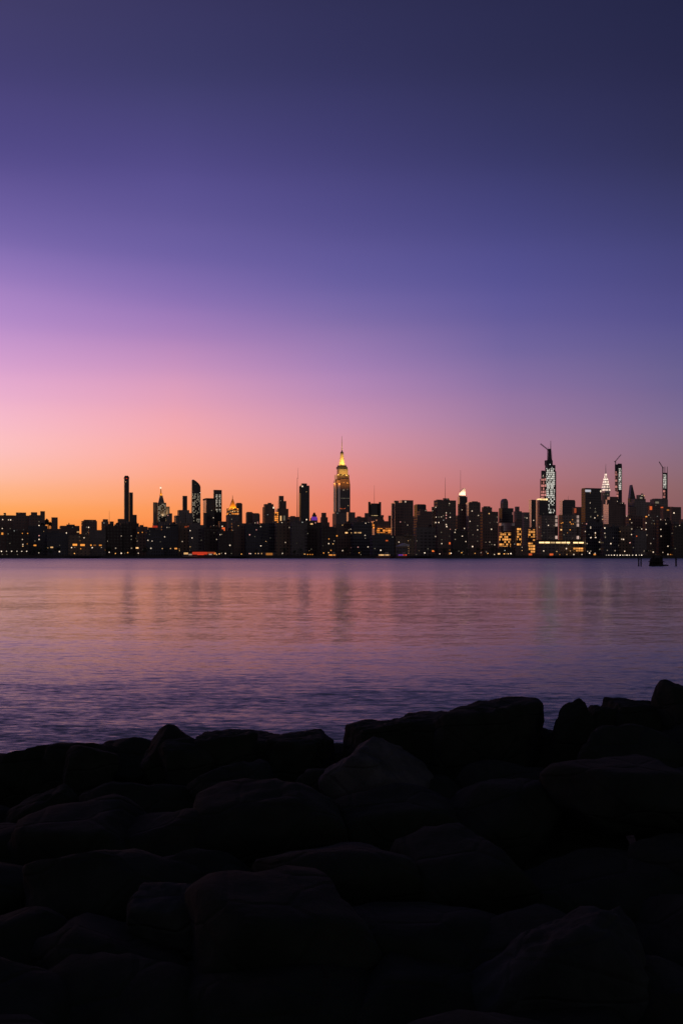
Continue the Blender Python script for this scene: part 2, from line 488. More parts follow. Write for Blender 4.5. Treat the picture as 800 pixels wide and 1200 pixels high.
B('office_tower', 'dark tower with a domed roofline and a white beacon at its right shoulder', 'building', 2200,
  [(307.6, 322, 594), (309, 320.5, 590.6, 594.5), (313.6, 318.2, 589.2, 591)], mats=('brick', None), n=4).window(320.6, 594.8, 1.9, 1.9, 'w_white', name='beacon')
b = B('office_tower', 'dark stepped tower left of the tall mast, its foot glowing amber', 'building', 2250,
  [(323, 338, 596), (325.8, 335.5, 587), (326.2, 332.4, 581, 587.5)], mats=('brick', 'pier'), n=4, k=.6)
b.window(329, 608, 1.6, 7.5, 'w_warm'); b.window(333, 607, 2.6, 6, 'w_dim')
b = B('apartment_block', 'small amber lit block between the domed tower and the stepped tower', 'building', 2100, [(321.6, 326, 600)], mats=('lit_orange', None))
B('apartment_block', 'low dark block below the tall thin mast', 'building', 2000, [(337, 351, 605.5), (340, 346, 604.6, 606)], n=2,
  ant=((348.3, 560, 606, 1.0), (349, 548, 561, .35)))
B('office_tower', 'solid dark tower right of the tall thin mast, notched round its flat top', 'skyscraper', 2400,
  [(350.2, 362.6, 577), (351, 362.6, 568.8, 578), (352.8, 359.6, 566.4, 569.2), (350.4, 352, 570, 577.5)], mats=('glass', None), n=5, k=.55).window(354.3, 569.9, 1.5, 1.5, 'w_white', name='beacon')
b = B('office_block', 'small pointed block washed with violet light left of the floodlit spire tower', 'building', 2600, [(363.6, 372, 607), (365.6, 370.8, 603.2, 607.4)], n=0)
piece(b, 'roof', ['roof'], (366.2, 370, 600.6, 603.4, {'dd': 3, 'taper': .5}))
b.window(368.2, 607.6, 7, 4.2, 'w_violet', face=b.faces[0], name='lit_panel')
B('apartment_tower', 'small dark tower on sloping shoulders, left of the floodlit spire tower', 'building', 2300,
  [(372.5, 390, 617), (374.5, 386, 612), (376.4, 382.2, 600.8), (375.4, 384, 606)], n=3)
# ---- the floodlit spire tower
b = Bld('skyscraper', 3450, 390.4, 410.2, 566, .55)
b.box(390.4, 410.2, 566.2, k=.55, ml=1)
b.box(397.4, 409.4, 561, 567, k=.35, dd=4, ml=1)
b.box(391.6, 397.6, 561.6, 567, k=.6, dd=7, ml=1)
b.box(391.8, 409.2, 556, 562, k=.55, dd=6, ml=1)
b.box(394.6, 407.6, 549, 557, k=.6, dd=10, ml=1)
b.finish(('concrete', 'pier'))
tag(b.root, 'tallest stepped skyscraper in the middle, crown and tapering mast floodlit gold with a needle spire', 'skyscraper')
piece(b, 'sunset_strip', ['pier'], (390.8, 393, 566.4, 600, {'dd': 0, 'k': .35}), (395.6, 398.4, 566.4, 600, {'dd': -1.4, 'k': .25}))  # sunset reflection on the shaft edges, put in as pale strips
piece(b, 'lit_band', ['palestone'], (391.1, 409.8, 562.6, 566.1, {'dd': 1.5, 'k': .55}), (394.8, 407.5, 549.6, 555.2, {'dd': 8.5, 'k': .6}))
piece(b, 'observation_deck', ['steel'], (393.9, 407.0, 546.6, 549.2, {'dd': 8, 'k': .7}), (395.2, 405.8, 545, 546.8, {'dd': 10, 'k': .7}))
D2 = b.D+24
lx, ly = b.loc((400.5-400)*D2/F, D2)
mb = MB(); mb.tube((lx, ly, b.z(545.2, D2)), (lx, ly, b.z(541, D2)), 11.2, 8.8, 16); mb.tube((lx, ly, b.z(541.1, D2)), (lx, ly, b.z(531.6, D2)), 8.6, 5.2, 16)
mb.build('mast', M['palestone'], b.root)
mb = MB(); mb.tube((lx, ly, b.z(531.7, D2)), (lx, ly, b.z(530, D2)), 6.2, 5.8, 16); mb.tube((lx, ly, b.z(530.1, D2)), (lx, ly, b.z(528.8, D2)), 5.6, 2, 16)
mb.build('dome', M['steel'], b.root)
mb = MB(); mb.tube((lx, ly, b.z(529, D2)), (lx, ly, b.z(518, D2)), 1.9, 1.2, 8); mb.tube((lx, ly, b.z(518.1, D2)), (lx, ly, b.z(511, D2)), 1.0, .5, 8)
mb.build('spire', M['palestone'], b.root)
mw = 60
G1 = (255, 196, 90); G2 = (255, 150, 60)
for q in (-16, 0, 16):
    lamp('SPOT', b.root, (lx+q, ly-36, b.z(545.6, D2)), 90000, G1, 1.5, (R(128), 0, R(q*1.2)), R(90))
lamp('SPOT', b.root, (lx-34, ly, b.z(545.6, D2)), 90000, G1, 1.5, (R(128), 0, R(-90)), R(90))
lamp('SPOT', b.root, (lx, ly-46, b.z(540, D2)), 200000, (255, 200, 160), 1, (R(150), 0, 0), R(40))
for q in (-24, -8, 8, 24):
    lamp('SPOT', b.root, (lx+q, ly-38, b.z(556.4, D2)), 16000, G1, 1, (R(118), 0, 0), R(120))
for q in (-32, -16, 0, 16, 30):
    lamp('SPOT', b.root, (lx+q-4, ly-46, b.z(565.6, D2)), 14000, G2, 1, (R(100), 0, 0), R(120))
lamp('SPOT', b.root, (lx-46, ly-6, b.z(556, D2)), 16000, G2, 1, (R(118), 0, R(-90)), R(120))
lamp('SPOT', b.root, (lx-54, ly-6, b.z(565, D2)), 9000, G2, 1, (R(100), 0, R(-90)), R(120))
f0 = b.faces[0]
for i in range(7): b.window(400.2+i*1.35, 583.7, 1.2, .8, 'w_dim', f0)
for i in range(5): b.window(398.6+i*1.35, 595.6+(i%2)*.5, 1.1, .8, 'w_orange', f0)
b.window(402.5, 574, 2, 1.6, 'w_dim', f0); b.window(407, 573, 1, 1, 'w_dim', f0); b.window(407.8, 592.3, 1.2, .8, 'w_warm', f0)
rand_windows(b, 26, 568, 612, mats=('w_dim', 'w_orange', 'w_dim'), size=(.8, .7), seed=3)
B('office_block', 'dark block forming the foot of the floodlit spire tower', 'building', 2700,
  [(389.4, 409, 601.5), (392, 398, 599.4, 602)], n=4, mats=('stone', None))
B('office_block', 'small dark block touching the right foot of the floodlit spire tower', 'building', 2600,
  [(406, 416, 600.2)], mats=('stone', 'mirror'), n=1, k=.7)
B('office_block', 'low dark block right of the spire tower, with a small orange gap of sky above', 'building', 2200,
  [(415, 433, 606), (427, 432.5, 601.2), (418, 423, 605)], n=4)
b = B('office_tower', 'dark boxy tower with corner posts and a thin central antenna, yellow band at its foot', 'building', 2500,
  [(432.4, 446.4, 591.5), (431.2, 434, 588), (443.6, 446.4, 588.2), (433, 446, 589.8, 592)], mats=('glass', None), n=1, k=.4, ant=((438.4, 568.5, 590, .45),))
piece(b, 'lit_band', ['bar'], (434.6, 442.4, 602.4, 604.2, {'dd': -1, 'k': .2}))
B('apartment_block', 'low dark block in front of the antenna box tower', 'building', 2100, [(431, 449, 605.5), (446, 449.5, 603.6, 606)], n=2)
b = B('market_hall', 'broad block glowing orange across its upper front, beside the tall dark twin tower', 'building', 1500,
  [(434.5, 458.6, 610.5), (440, 450, 608.8, 611)], mats=('brick', 'pier'), n=0, k=.5)
piece(b, 'glowing_front', ['lit_orange'], (436, 458.2, 611.6, 619, {'dd': -.6, 'k': .1}), (441.5, 458.2, 619, 624.5, {'dd': -.5, 'k': .1}))  # orange glow on the facade, painted in as emissive panes
B('apartment_block', 'small dark block between the orange lit block and the tall dark twin tower', 'building', 1560, [(454.6, 460, 604.2)], n=0)
b = B('apartment_tower', 'tall dark twin tower with two white rooftop beacons, right of the orange lit block', 'apartment tower', 1150,
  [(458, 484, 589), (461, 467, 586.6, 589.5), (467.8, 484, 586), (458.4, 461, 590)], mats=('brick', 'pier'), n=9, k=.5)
b.window(474.8, 587.8, 1.9, 2, 'w_white', name='beacon'); b.window(481.3, 589.9, 1.9, 1.9, 'w_white', name='beacon')
B('office_block', 'dark flat topped block right of the twin tower with beacons', 'building', 1500, [(484.6, 499, 591.5), (486, 498, 590.8, 592)], n=0, mats=('glass', None))
b = B('apartment_block', 'terraced block stepping up between the beacon tower and the tower with a mast', 'apartment block', 1300,
  [(483, 510, 611), (484, 509, 604.5, 612), (488, 508, 599, 605), (491, 500, 597, 599.5)], mats=('brick', None), n=8, k=.5)
b = B('apartment_tower', 'broad dark riverside tower with a thin rooftop mast and many lit windows', 'apartment tower', 1080,
  [(508, 534, 586), (510.5, 518, 585.4, 587), (518.6, 526.5, 583.8, 587), (505.4, 509.2, 594)], mats=('brick', None), n=22, k=.4,
  ant=((521.3, 559.5, 585, .55),))
# slanted lit crown tower
b = B('office_tower', 'slim tower with a bright slanted crown and long antenna, behind the lit riverside towers', 'skyscraper', 2900,
  [(535.8, 547.2, 582)], mats=('glass', 'pier'), n=4, k=.5)
o, inf = piece(b, 'crown_base', ['steel'], (537, 545.6, 580.4, 582.2, {'dd': 4, 'k': .5}))
lx, ly, w, l, z0, z1 = inf[0]
mb = MB(); mb.prism([(lx+1, b.z(580.6)), (lx+w-1, b.z(580.6)), (lx+w-1, b.z(571.6)), (lx+w*.65, b.z(572.2)), (lx+w*.3, b.z(575)), (lx+1, b.z(577.4))], ly+1, ly+l-1)
mb.build('crown', M['palestone'], b.root)
for q in (-.05, .5, 1.0):
    lamp('SPOT', b.root, (lx+q*w, ly-11, z1+2), 22000, (255, 205, 180), 1, (R(118), 0, 0), R(120))
lamp('SPOT', b.root, (lx-11, ly+6, z1+3), 22000, (255, 205, 180), 1, (R(118), 0, R(-90)), R(120))
b.antenna(539.3, 551, 577, .5, 'steel', 10)
b = B('apartment_tower', 'dark riverside tower with a pink-lit left edge, right of the slanted crown tower', 'apartment tower', 1120,
  [(545.5, 562.6, 589.3), (551, 559.5, 587.4, 590), (546.4, 562, 588.2, 590)], mats=('brick', 'mirror'), n=14, k=.45)
b2 = B('apartment_tower', 'dark riverside tower below the slanted crown, joined between two lit towers', 'apartment tower', 1130,
  [(533, 547, 604), (536, 545, 590.5)], mats=('brick', None), n=9, k=.4)
B('apartment_tower', 'dark riverside tower with railed flat roof, just left of the gold lit offices', 'apartment tower', 1140,
  [(562, 583.4, 599.4), (564, 576.2, 594.4, 600), (566, 574, 593.2, 595)], mats=('brick', None), n=13, k=.35)
# round headed tower
b = Bld('office_tower', 1900, 584, 601.2, 595.3, .5)
b.box(584, 601.2, 595.3, k=.5)
b.finish(('glass', None))
lx, ly = b.loc((588.8-400)*1906/F, 1906); w = 7*1906/F
def arch(lx, w, zb, zt, n=10):
    pts = [(lx, zb), (lx+w, zb)]
    h = zt-zb; sp = zb+h*.55
    pts += [(lx+w/2+w/2*math.cos(t*math.pi/n), sp+(zt-sp)*math.sin(t*math.pi/n)) for t in range(n+1)]
    return pts
mb = MB(); mb.prism(arch(lx, w, b.z(595.6), b.z(584)), ly, ly+10)
mb.build('rooftop_tower', M['stone'], b.root)
tag(b.root, 'dark tower with a small round headed turret on its roof', 'building')
rand_windows(b, 3, seed=8); b.window(600.2, 601.5, 1.2, 3, 'w_pink')
b = B('office_block', 'office block with reddish reflecting upper floors above rows of gold lit windows', 'office building', 1350,
  [(583.5, 603, 612)], mats=('brick', None), k=.35, n=10, ymin=630)
piece(b, 'glass_front', ['mirror'], (584.2, 602.4, 613, 616, {'dd': -.8, 'k': .3}), (588, 599, 616, 622.5, {'dd': -.7, 'k': .3}))
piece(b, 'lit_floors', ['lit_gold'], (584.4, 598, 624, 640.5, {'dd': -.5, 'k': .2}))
B('office_tower', 'small rounded dark tower between the turret tower and the orange edged tower', 'building', 1850,
  [(601.6, 611, 599), (602.8, 608.2, 593.6, 599.5)], mats=('stone', None), n=3)
b = B('office_block', 'narrow block with one gold lit column, right of the red topped offices', 'office building', 1340, [(603, 611.4, 608)], mats=('brick', None), k=.3)
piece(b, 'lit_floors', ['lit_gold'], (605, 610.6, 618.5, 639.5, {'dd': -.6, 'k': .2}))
B('office_block', 'dark block with a few bright windows left of the orange edged tower', 'building', 1800,
  [(610.6, 620, 600.3)], mats=('stone', None), n=3).window(609.7, 601, 1, 1, 'w_cool')
b = B('office_tower', 'boxy dark tower with yellow lit roof edge, behind the half built skyscraper', 'skyscraper', 2300,
  [(626, 642, 585.5), (619.2, 627.5, 585.6)], mats=('glass', 'mirror'), n=6, k=.9)
piece(b, 'lit_band', ['bar'], (628.4, 641.6, 584.2, 586, {'dd': -1, 'k': .8}))
# tower under construction
b = Bld('skyscraper', 2750, 637.6, 651.4, 548, .5)
b.box(637.6, 651.2, 552, k=.5); b.box(638.2, 650.3, 544.6, 552.5, k=.5, dd=3); b.box(637.6, 647.2, 539.2, 545, k=.6, dd=6)
b.box(641.2, 646, 525.8, 539.5, k=.6, dd=12, taper=.25); b.box(633.6, 638, 551.4, 561, k=.5, dd=5)
b.box(632.4, 639.6, 561, k=.5, dd=9)
b.finish(('steel', None))
tag(b.root, 'half built skyscraper covered in greenish white work lights with a lattice needle top', 'skyscraper')
piece(b, 'open_floors', ['lit_work'], (639.6, 643.4, 549.5, 598, {'dd': -1.2, 'k': .4}), (643.9, 649.6, 548.6, 592, {'dd': -1, 'k': .3}), (641.8, 649.4, 596.6, 601.6, {'dd': -.9, 'k': .3}))
piece(b, 'pink_strip', ['lit_pink'], (633.2, 637.4, 561, 584, {'dd': 7, 'k': .3}), (637.5, 639.5, 558, 582, {'dd': 2, 'k': .3}))
b.antenna(644.8, 516.6, 530, 1.1, 'palestone', 18, 'spire')
b.antenna(641.8, 523.5, 540, .6, 'steel', 10, 'scaffold_mast')
b.antenna(646.2, 528, 541, .5, 'steel', 14, 'scaffold_mast')
for (x, y) in ((644, 544.2), (640, 549), (646.3, 547.6), (641.5, 551.6), (648.4, 550.5), (644.8, 556), (642.2, 562), (648, 566), (643.2, 571)):
    b.window(x, y, 1.6, 1.5, 'w_cool')
rand_windows(b, 40, 546, 600, mats=('w_cool', 'w_dim', 'w_dim', 'w_white'), size=(.9, 1.6), seed=12)
def crane(label, D, base, knee, tip, r=1.0, mast_foot=None):
    def wp(p): return Vector(((p[0]-400)*D/F, D, CZ+(HY-p[1])*D/F))
    p0, p1, p2 = wp(base), wp(knee), wp(tip)
    root = empty('tower_crane', p0)
    def lattice(name, a, c, r):
        a = a-p0; c = c-p0
        mb = MB(); d = (c-a); n = max(4, int(d.length/(r*3))); q = d.normalized().to_track_quat('Z', 'Y')
        cs = [q @ Vector((sx*r, sy*r, 0)) for sx, sy in ((-1, -1), (1, -1), (1, 1), (-1, 1))]
        for e in cs: mb.tube(a+e, c+e, r*.32, r*.32, 4)
        for i in range(n):
            for k in range(4):
                mb.tube(a+d*(i/n)+cs[k], a+d*((i+1)/n)+cs[(k+1) % 4], r*.2, r*.2, 3)
        return mb.build(name, M['steel'], root)
    lattice('mast', p0, p1, r)
    lattice('jib', p1, p2, r*.9)
    back = p1-(p2-p1)*.22
    lattice('counter_jib', p1, Vector((back.x, back.y, p1.z-1)), r*1.1)
    tag(root, label, 'crane')
crane('tower crane with its jib raised to the left atop the half built skyscraper', 2740, (641.4, 540), (641.5, 527), (632.8, 520), 1.3)
b = B('office_tower', 'dark square tower with a reddish left side, right of the half built skyscraper', 'building', 1900,
  [(655, 673.6, 586.8), (657, 673, 585.6, 587.2)], mats=('glass', 'mirror'), n=3, k=.35, ant=((665.2, 581, 586, .4),))
b = B('office_block', 'small block with a lit orange box, left of the white sign tower', 'building', 1500,
  [(670, 681, 594)], mats=('brick', None), n=1)
b.window(673.6, 598.4, 4, 5.5, 'w_orange')
b = B('office_block', 'dark slab with a pale lit glass stair shaft, left one of the pair', 'office building', 1250,
  [(630, 653.4, 604)], mats=('concrete', None), n=7, k=.3)
piece(b, 'stair_shaft', ['stripe'], (650, 652.6, 604, 632.5, {'dd': -1.5, 'k': .8}))
b = B('office_block', 'dark slab with a pale lit glass stair shaft, right one of the pair', 'office building', 1260,
  [(654, 680, 603)], mats=('concrete', None), n=14, k=.3, wm=('w_warm', 'w_amber', 'w_dim', 'w_orange'))
piece(b, 'stair_shaft', ['stripe'], (675.2, 677.8, 604, 632.5, {'dd': -1.5, 'k': .8}))
b = B('office_block', 'square block with gold lit floors split by two dark bands', 'office building', 1200,
  [(616.5, 628, 618)], mats=('brick', None), n=0, k=.3)
for (t, u) in ((620.4, 629.6), (631.8, 633.6), (636, 647.5)):
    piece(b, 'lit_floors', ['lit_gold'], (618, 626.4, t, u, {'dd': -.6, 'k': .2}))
b = B('terminal_building', 'long low riverside building with bright horizontal light bars under its roof', 'terminal', 1060,
  [(628, 686, 633.6)], mats=('concrete', None), n=4, k=.15)
piece(b, 'roof', ['roof'], (627.6, 686.4, 632.6, 633.8, {'dd': -1.5, 'k': .2}))
piece(b, 'light_bar', ['bar'], (631.2, 667.2, 634.9, 636.6, {'dd': -.8, 'k': .03}))
piece(b, 'light_bar', ['bar'], (671.2, 683.8, 635.1, 636.8, {'dd': -.6, 'k': .05}))
piece(b, 'lit_floors', ['lit_gold'], (671, 683, 641.8, 646, {'dd': -.5, 'k': .05}))
b = B('office_tower', 'broad dark flat topped tower with a white rooftop sign, left of the lit arrowhead crown', 'skyscraper', 1300,
  [(680.6, 704.4, 573), (681, 704, 571.8, 573.4)], mats=('glass', None), n=26, k=.35)
piece(b, 'sign', ['sign'], (685.2, 691.8, 573.8, 576.4, {'dd': -.6, 'k': .04}))
b.window(703.3, 575.2, 1.6, 2, 'w_white', name='beacon')
# crown of lit arches
b = Bld('skyscraper', 3000, 703.6, 714.6, 586, .7)
b.box(703.6, 714.8, 586, k=.7); b.box(704.6, 714.0, 577, 586.5, k=.8, dd=4)
b.finish(('stone', None))
tag(b.root, 'skyscraper with a pointed crown of lit white arches and a needle spire', 'skyscraper')
prof = [(577.2, 9.2), (573, 8.8), (569, 7.0), (565, 5.2), (561, 3.4), (557.5, 2.2), (554.5, 1.2), (551, .5)]
mb = MB()
for (ya, wa), (yb, wb) in zip(prof[:-1], prof[1:]):
    D2 = b.D+18
    def ring(y, wpx):
        cx, cy = b.loc((709.2-400)*D2/F, D2); h = wpx*D2/F/2/1.28
        return [(cx-h, cy-h, b.z(y, D2)), (cx+h, cy-h, b.z(y, D2)), (cx+h, cy+h, b.z(y, D2)), (cx-h, cy+h, b.z(y, D2))]
    mb.frustum(ring(ya, wa), ring(yb, wb))
crown_obj = mb.build('crown', [M['silver'], M['silver']], b.root)
b.antenna(709.2, 543.6, 551.5, .7, 'silver', 18, 'spire')
cx, cy = b.loc((709.2-400)*(b.D+18)/F, b.D+18)
def crown_light(name, x, y, wpx, hpx, off, tri=True, side=False):
    s = (b.D)/F
    mb = MB(); h = wpx*s/2; zt = b.z(y-hpx/2); zb = b.z(y+hpx/2)
    pts = [(-h, zb), (h, zb), (0, zt)] if tri else [(-h, zb), (h, zb), (h*.4, zt), (-h*.4, zt)]
    mb.prism(pts, -1, 0)
    o = mb.build(name, M['crown_white'], crown_obj)
    if side: o.rotation_euler = (0, 0, -math.pi/2); o.location = (cx-off, cy+x, 0)
    else: o.location = (cx+x, cy-off, 0)
    return o
for (y, wpx, n) in ((573.5, 8.7, 4), (570, 7.4, 3), (567, 6.0, 3), (564, 4.7, 2), (561, 3.5, 2), (558.2, 2.4, 1), (555.5, 1.5, 1)):
    h = wpx*(b.D+18)/F/2/1.28
    for i in range(n):
        t = 0 if n == 1 else (i/(n-1)-.5)*2*h*.78
        crown_light('crown_window', t, y, 1.8 if n > 1 else 1.5, 2.2, h+.8)
        crown_light('crown_window', t, y, 1.8 if n > 1 else 1.4, 2.2, h+.8, side=True)
for i in range(5):
    b.window(705.6+i*1.75, 583, 1.2, 3.4, 'w_pink', face=b.faces[0]); b.window(706.5+i*1.6, 579.4, 1, 1.8, 'w_dim')
b = B('office_tower', 'bulky dark tower with a big orange reflecting left side, below the lit arrowhead crown', 'skyscraper', 1700,
  [(706.4, 732.6, 590.5), (711, 723.4, 582, 591), (709, 716, 585.6, 591), (722, 731, 588.6, 591)], mats=('brick', 'mirror'), n=10, k=.42)
b = B('office_block', 'dark block with a grey vertical stripe under the orange sided tower', 'building', 1400,
  [(704, 722, 614)], mats=('brick', None), n=6, k=.3)
# slim tower with crane
b = B('skyscraper', 'very slim unfinished tower with a pink glow down its left side', 'skyscraper', 2800,
  [(721.6, 728.2, 545), (719.8, 727, 544.2, 556), (723, 728, 543.2, 546)], mats=('steel', None), k=.3)
piece(b, 'pink_strip', ['lit_pink'], (719.9, 723.2, 552.5, 575.5, {'dd': -1, 'k': .3}), (721.6, 724, 575.5, 584, {'dd': -1, 'k': .3}))  # pink sunset on the left face, painted in as emission
piece(b, 'open_floors', ['lit_work'], (724.3, 727.2, 549, 574, {'dd': -1.3, 'k': .2}))
crane('tower crane with its jib raised to the right on the very slim pink lit tower', 2800, (720.6, 545), (720.6, 540.5), (727.2, 532.6), 1.0)
b = Bld('glass_skyscraper', 2200, 735, 744.2, 584, .6)
lx, ly, w, l, z0, z1 = b.box(735, 744.2, 584, k=.6)
b.body.prism([(lx, b.z(584.2)), (lx+w, b.z(584.2)), (lx+w*.42, b.z(568)), (lx+w*.28, b.z(568.6))], ly+.5, ly+l-.5)
b.finish(('glass', None))
tag(b.root, 'dark tower tapering to a sharp triangular point right of the slim pink lit tower', 'skyscraper')
b = B('office_tower', 'dark stepped tower with a lit rooftop window, right of the triangular pointed tower', 'building', 1700,
  [(736, 761, 588), (739, 756, 584.4), (745, 754.6, 580, 585), (750.5, 753, 578.3, 580.5)], mats=('stone', None), n=9, k=.45)
b.window(750.6, 583.4, 3.4, 2, 'w_dim')
for (x, y, h_) in ((744.8, 614, 7), (748.4, 613.5, 5), (745.2, 621, 3)): b.window(x, y, 1.8, h_, 'w_orange', name='window')
B('apartment_tower', 'dark riverside tower with scattered windows behind the white lamp row', 'apartment tower', 1120,
  [(732, 752, 604), (735, 745, 594)], mats=('brick', None), n=12, k=.35)
b = B('office_tower', 'broad dark flat topped tower at the foot of the unfinished tower with open top posts', 'building', 1750,
  [(761, 782, 585), (763, 781, 584.2, 585.4)], mats=('stone', None), n=6, k=.4)
b.window(769.3, 588.8, 5, 2.2, 'w_dim')
b = B('skyscraper', 'very slim unfinished tower with open posts on top, near the right edge', 'skyscraper', 3000,
  [(775.4, 781.6, 554)], mats=('steel', None), k=.45)
for x in (775.6, 778.4, 781.2): b.antenna(x, 546.8, 555, .7, 'steel', 3, 'column', wtop=.6)
piece(b, 'open_floors', ['lit_work'], (776.4, 780, 556, 572, {'dd': -1, 'k': .3}))
piece(b, 'pink_strip', ['lit_pink'], (776, 778.6, 573.4, 584.2, {'dd': -1.4, 'k': .3}))
crane('tower crane on the slim unfinished tower nearest the right edge', 2990, (776, 555), (776, 548), (771.6, 541), 1.0)
b = B('apartment_tower', 'dark tower with a small orange lit panel, near the right edge', 'building', 1500,
  [(758, 774, 592), (760, 772, 591, 592.4)], mats=('brick', None), n=8, k=.4)
b.window(762, 595.4, 3.4, 4.2, 'w_orange'); 
b = B('apartment_tower', 'dark tower with a yellow and red lit ledge, second from the right edge', 'building', 1450,
  [(773, 788, 593.6)], mats=('brick', None), n=9, k=.4)
b.window(775, 594.6, 4.4, 1.2, 'w_orange'); b.window(782, 597.6, 3.4, 1.4, 'w_amber')
B('apartment_tower', 'wide flat topped dark tower closest to the right edge of the skyline', 'building', 1400,
  [(784, 797.4, 594)], mats=('brick', None), n=5, k=.3)
B('apartment_block', 'low dark block cut by the right edge of the photo', 'building', 1350, [(795, 822, 608)], n=4)
b = B('apartment_tower', 'dark riverside tower behind the timber pilings, right part of the shore', 'apartment tower', 1100,
  [(752, 772, 606), (756, 768, 602.5)], mats=('brick', None), n=12, k=.3)

# ---- low front rows
low = [
 (8, 34, 622, 1010, 'low dark quay block under the stepped apartment block at the far left'),
 (-20, 9, 618, 1020, 'low dark quay block at the very left end of the shore'),
 (33, 56, 616, 1030, 'low dark block in front of the narrow raised slab, far left shore'),
 (55, 82, 624, 1010, 'low dark shed in front of the slim slab tower, far left shore'),
 (80, 106, 627, 1015, 'long low block with an amber lit ground floor, left part of the shore'),
 (104, 124, 621, 1040, 'low dark block under the flat topped wide block, left part of the shore'),
 (122, 143, 616, 1050, 'low dark block under the thin mast, left part of the shore'),
 (141, 163, 613, 1060, 'low dark block in front of the tallest left skyscraper'),
 (160, 173, 617, 1045, 'low stepped dark block right of the tallest left skyscraper'),
 (171, 191, 621, 1020, 'low dark block in front of the red sign roof'),
 (189, 209, 615, 1060, 'low dark block just right of the clock tower foot'),
 (206, 224, 613, 1070, 'low dark block in front of the curved glass tower'),
 (221, 240, 615, 1050, 'low dark block behind the red lit pier pavilion'),
 (238, 258, 618, 1040, 'low dark block in front of the white striped tower'),
 (255, 274, 622, 1020, 'low dark block in front of the gold pyramid tower'),
 (271, 290, 613, 1060, 'low dark block in front of the plain tower behind the gold pyramid'),
 (287, 306, 615, 1050, 'low dark block in front of the two joined rounded blocks'),
 (303, 325, 613, 1070, 'low dark block in front of the domed tower with a beacon'),
 (322, 343, 612.5, 1060, 'low dark block in front of the stepped tower left of the tall mast'),
 (340, 360, 612, 1050, 'low dark block in front of the tall thin mast'),
 (357, 377, 612, 1060, 'low dark block in front of the violet lit block'),
 (375, 394, 618, 1030, 'low dark block left in front of the floodlit spire tower'),
 (391, 414, 614, 1070, 'low dark block with yellow windows under the floodlit spire tower'),
 (411, 436, 612, 1060, 'low dark block with a yellow window row right of the spire tower'),
 (433, 462, 627, 1000, 'low dark block in front of the orange lit block'),
 (460, 486, 628, 1010, 'low dark block in front of the beacon twin tower'),
 (484, 510, 618, 1050, 'low dark block in front of the terraced block'),
 (528, 548, 622, 1020, 'low dark block between the masted tower and the pink edged tower'),
 (580, 604, 642, 1000, 'low dark quay shed in front of the gold lit offices'),
 (601, 619, 640, 1005, 'low dark quay shed in front of the gold lit column'),
 (682, 706, 612, 1060, 'low dark block in front of the tower with the white roof sign'),
 (703, 726, 618, 1040, 'low dark block in front of the orange reflecting tower'),
 (722, 741, 616, 1045, 'low dark block in front of the triangular pointed tower'),
 (740, 757, 622, 1030, 'low dark block left of the timber pilings, far shore'),
 (768, 786, 610, 1060, 'low dark block right behind the timber pilings, far shore'),
 (784, 806, 614, 1050, 'low dark block at the right end of the shore'),
 (804, 840, 604, 1080, 'low dark block just past the right edge of the frame'),
 (-60, -18, 606, 1080, 'low dark block just past the left edge of the frame'),
]
for i, (x0, x1, t, D, lab) in enumerate(low):
    w = x1-x0; rnd = random.Random(i*7+1)
    extra = []
    if i % 3 == 0: extra = [(x0+w*.2, x0+w*.55, t-2.2, t+.5)]
    elif i % 3 == 1: extra = [(x0+w*.5, x0+w*.9, t-1.4, t+.5), (x0+w*.6, x0+w*.72, t-3, t)]
    bb = B('riverside_block', lab, 'building', D, [(x0, x1, t)]+extra, mats=(('soot', 'concrete', 'slate', 'brick', 'soot', 'tan', 'slate')[(i*3) % 7], None), n=rnd.randint(1, 4), k=.3)
    for q in range(rnd.randint(1, 3)):
        xa = x0+rnd.uniform(.08, .8)*w; wa = rnd.uniform(1.2, 4.5)
        piece(bb, 'rooftop_housing', ['concrete'], (xa, min(xa+wa, x1-.5), t-rnd.uniform(.8, 2.4), t+.4, {'dd': rnd.uniform(2, 7), 'k': .6}))
    if rnd.random() < .45: bb.antenna(x0+w*rnd.uniform(.2, .8), t-rnd.uniform(3, 6), t+.2, .3)
    if i % 4 == 2: water_tank(bb, x0+w*.75, t-3.6, t+.2, D+6, 1.5)

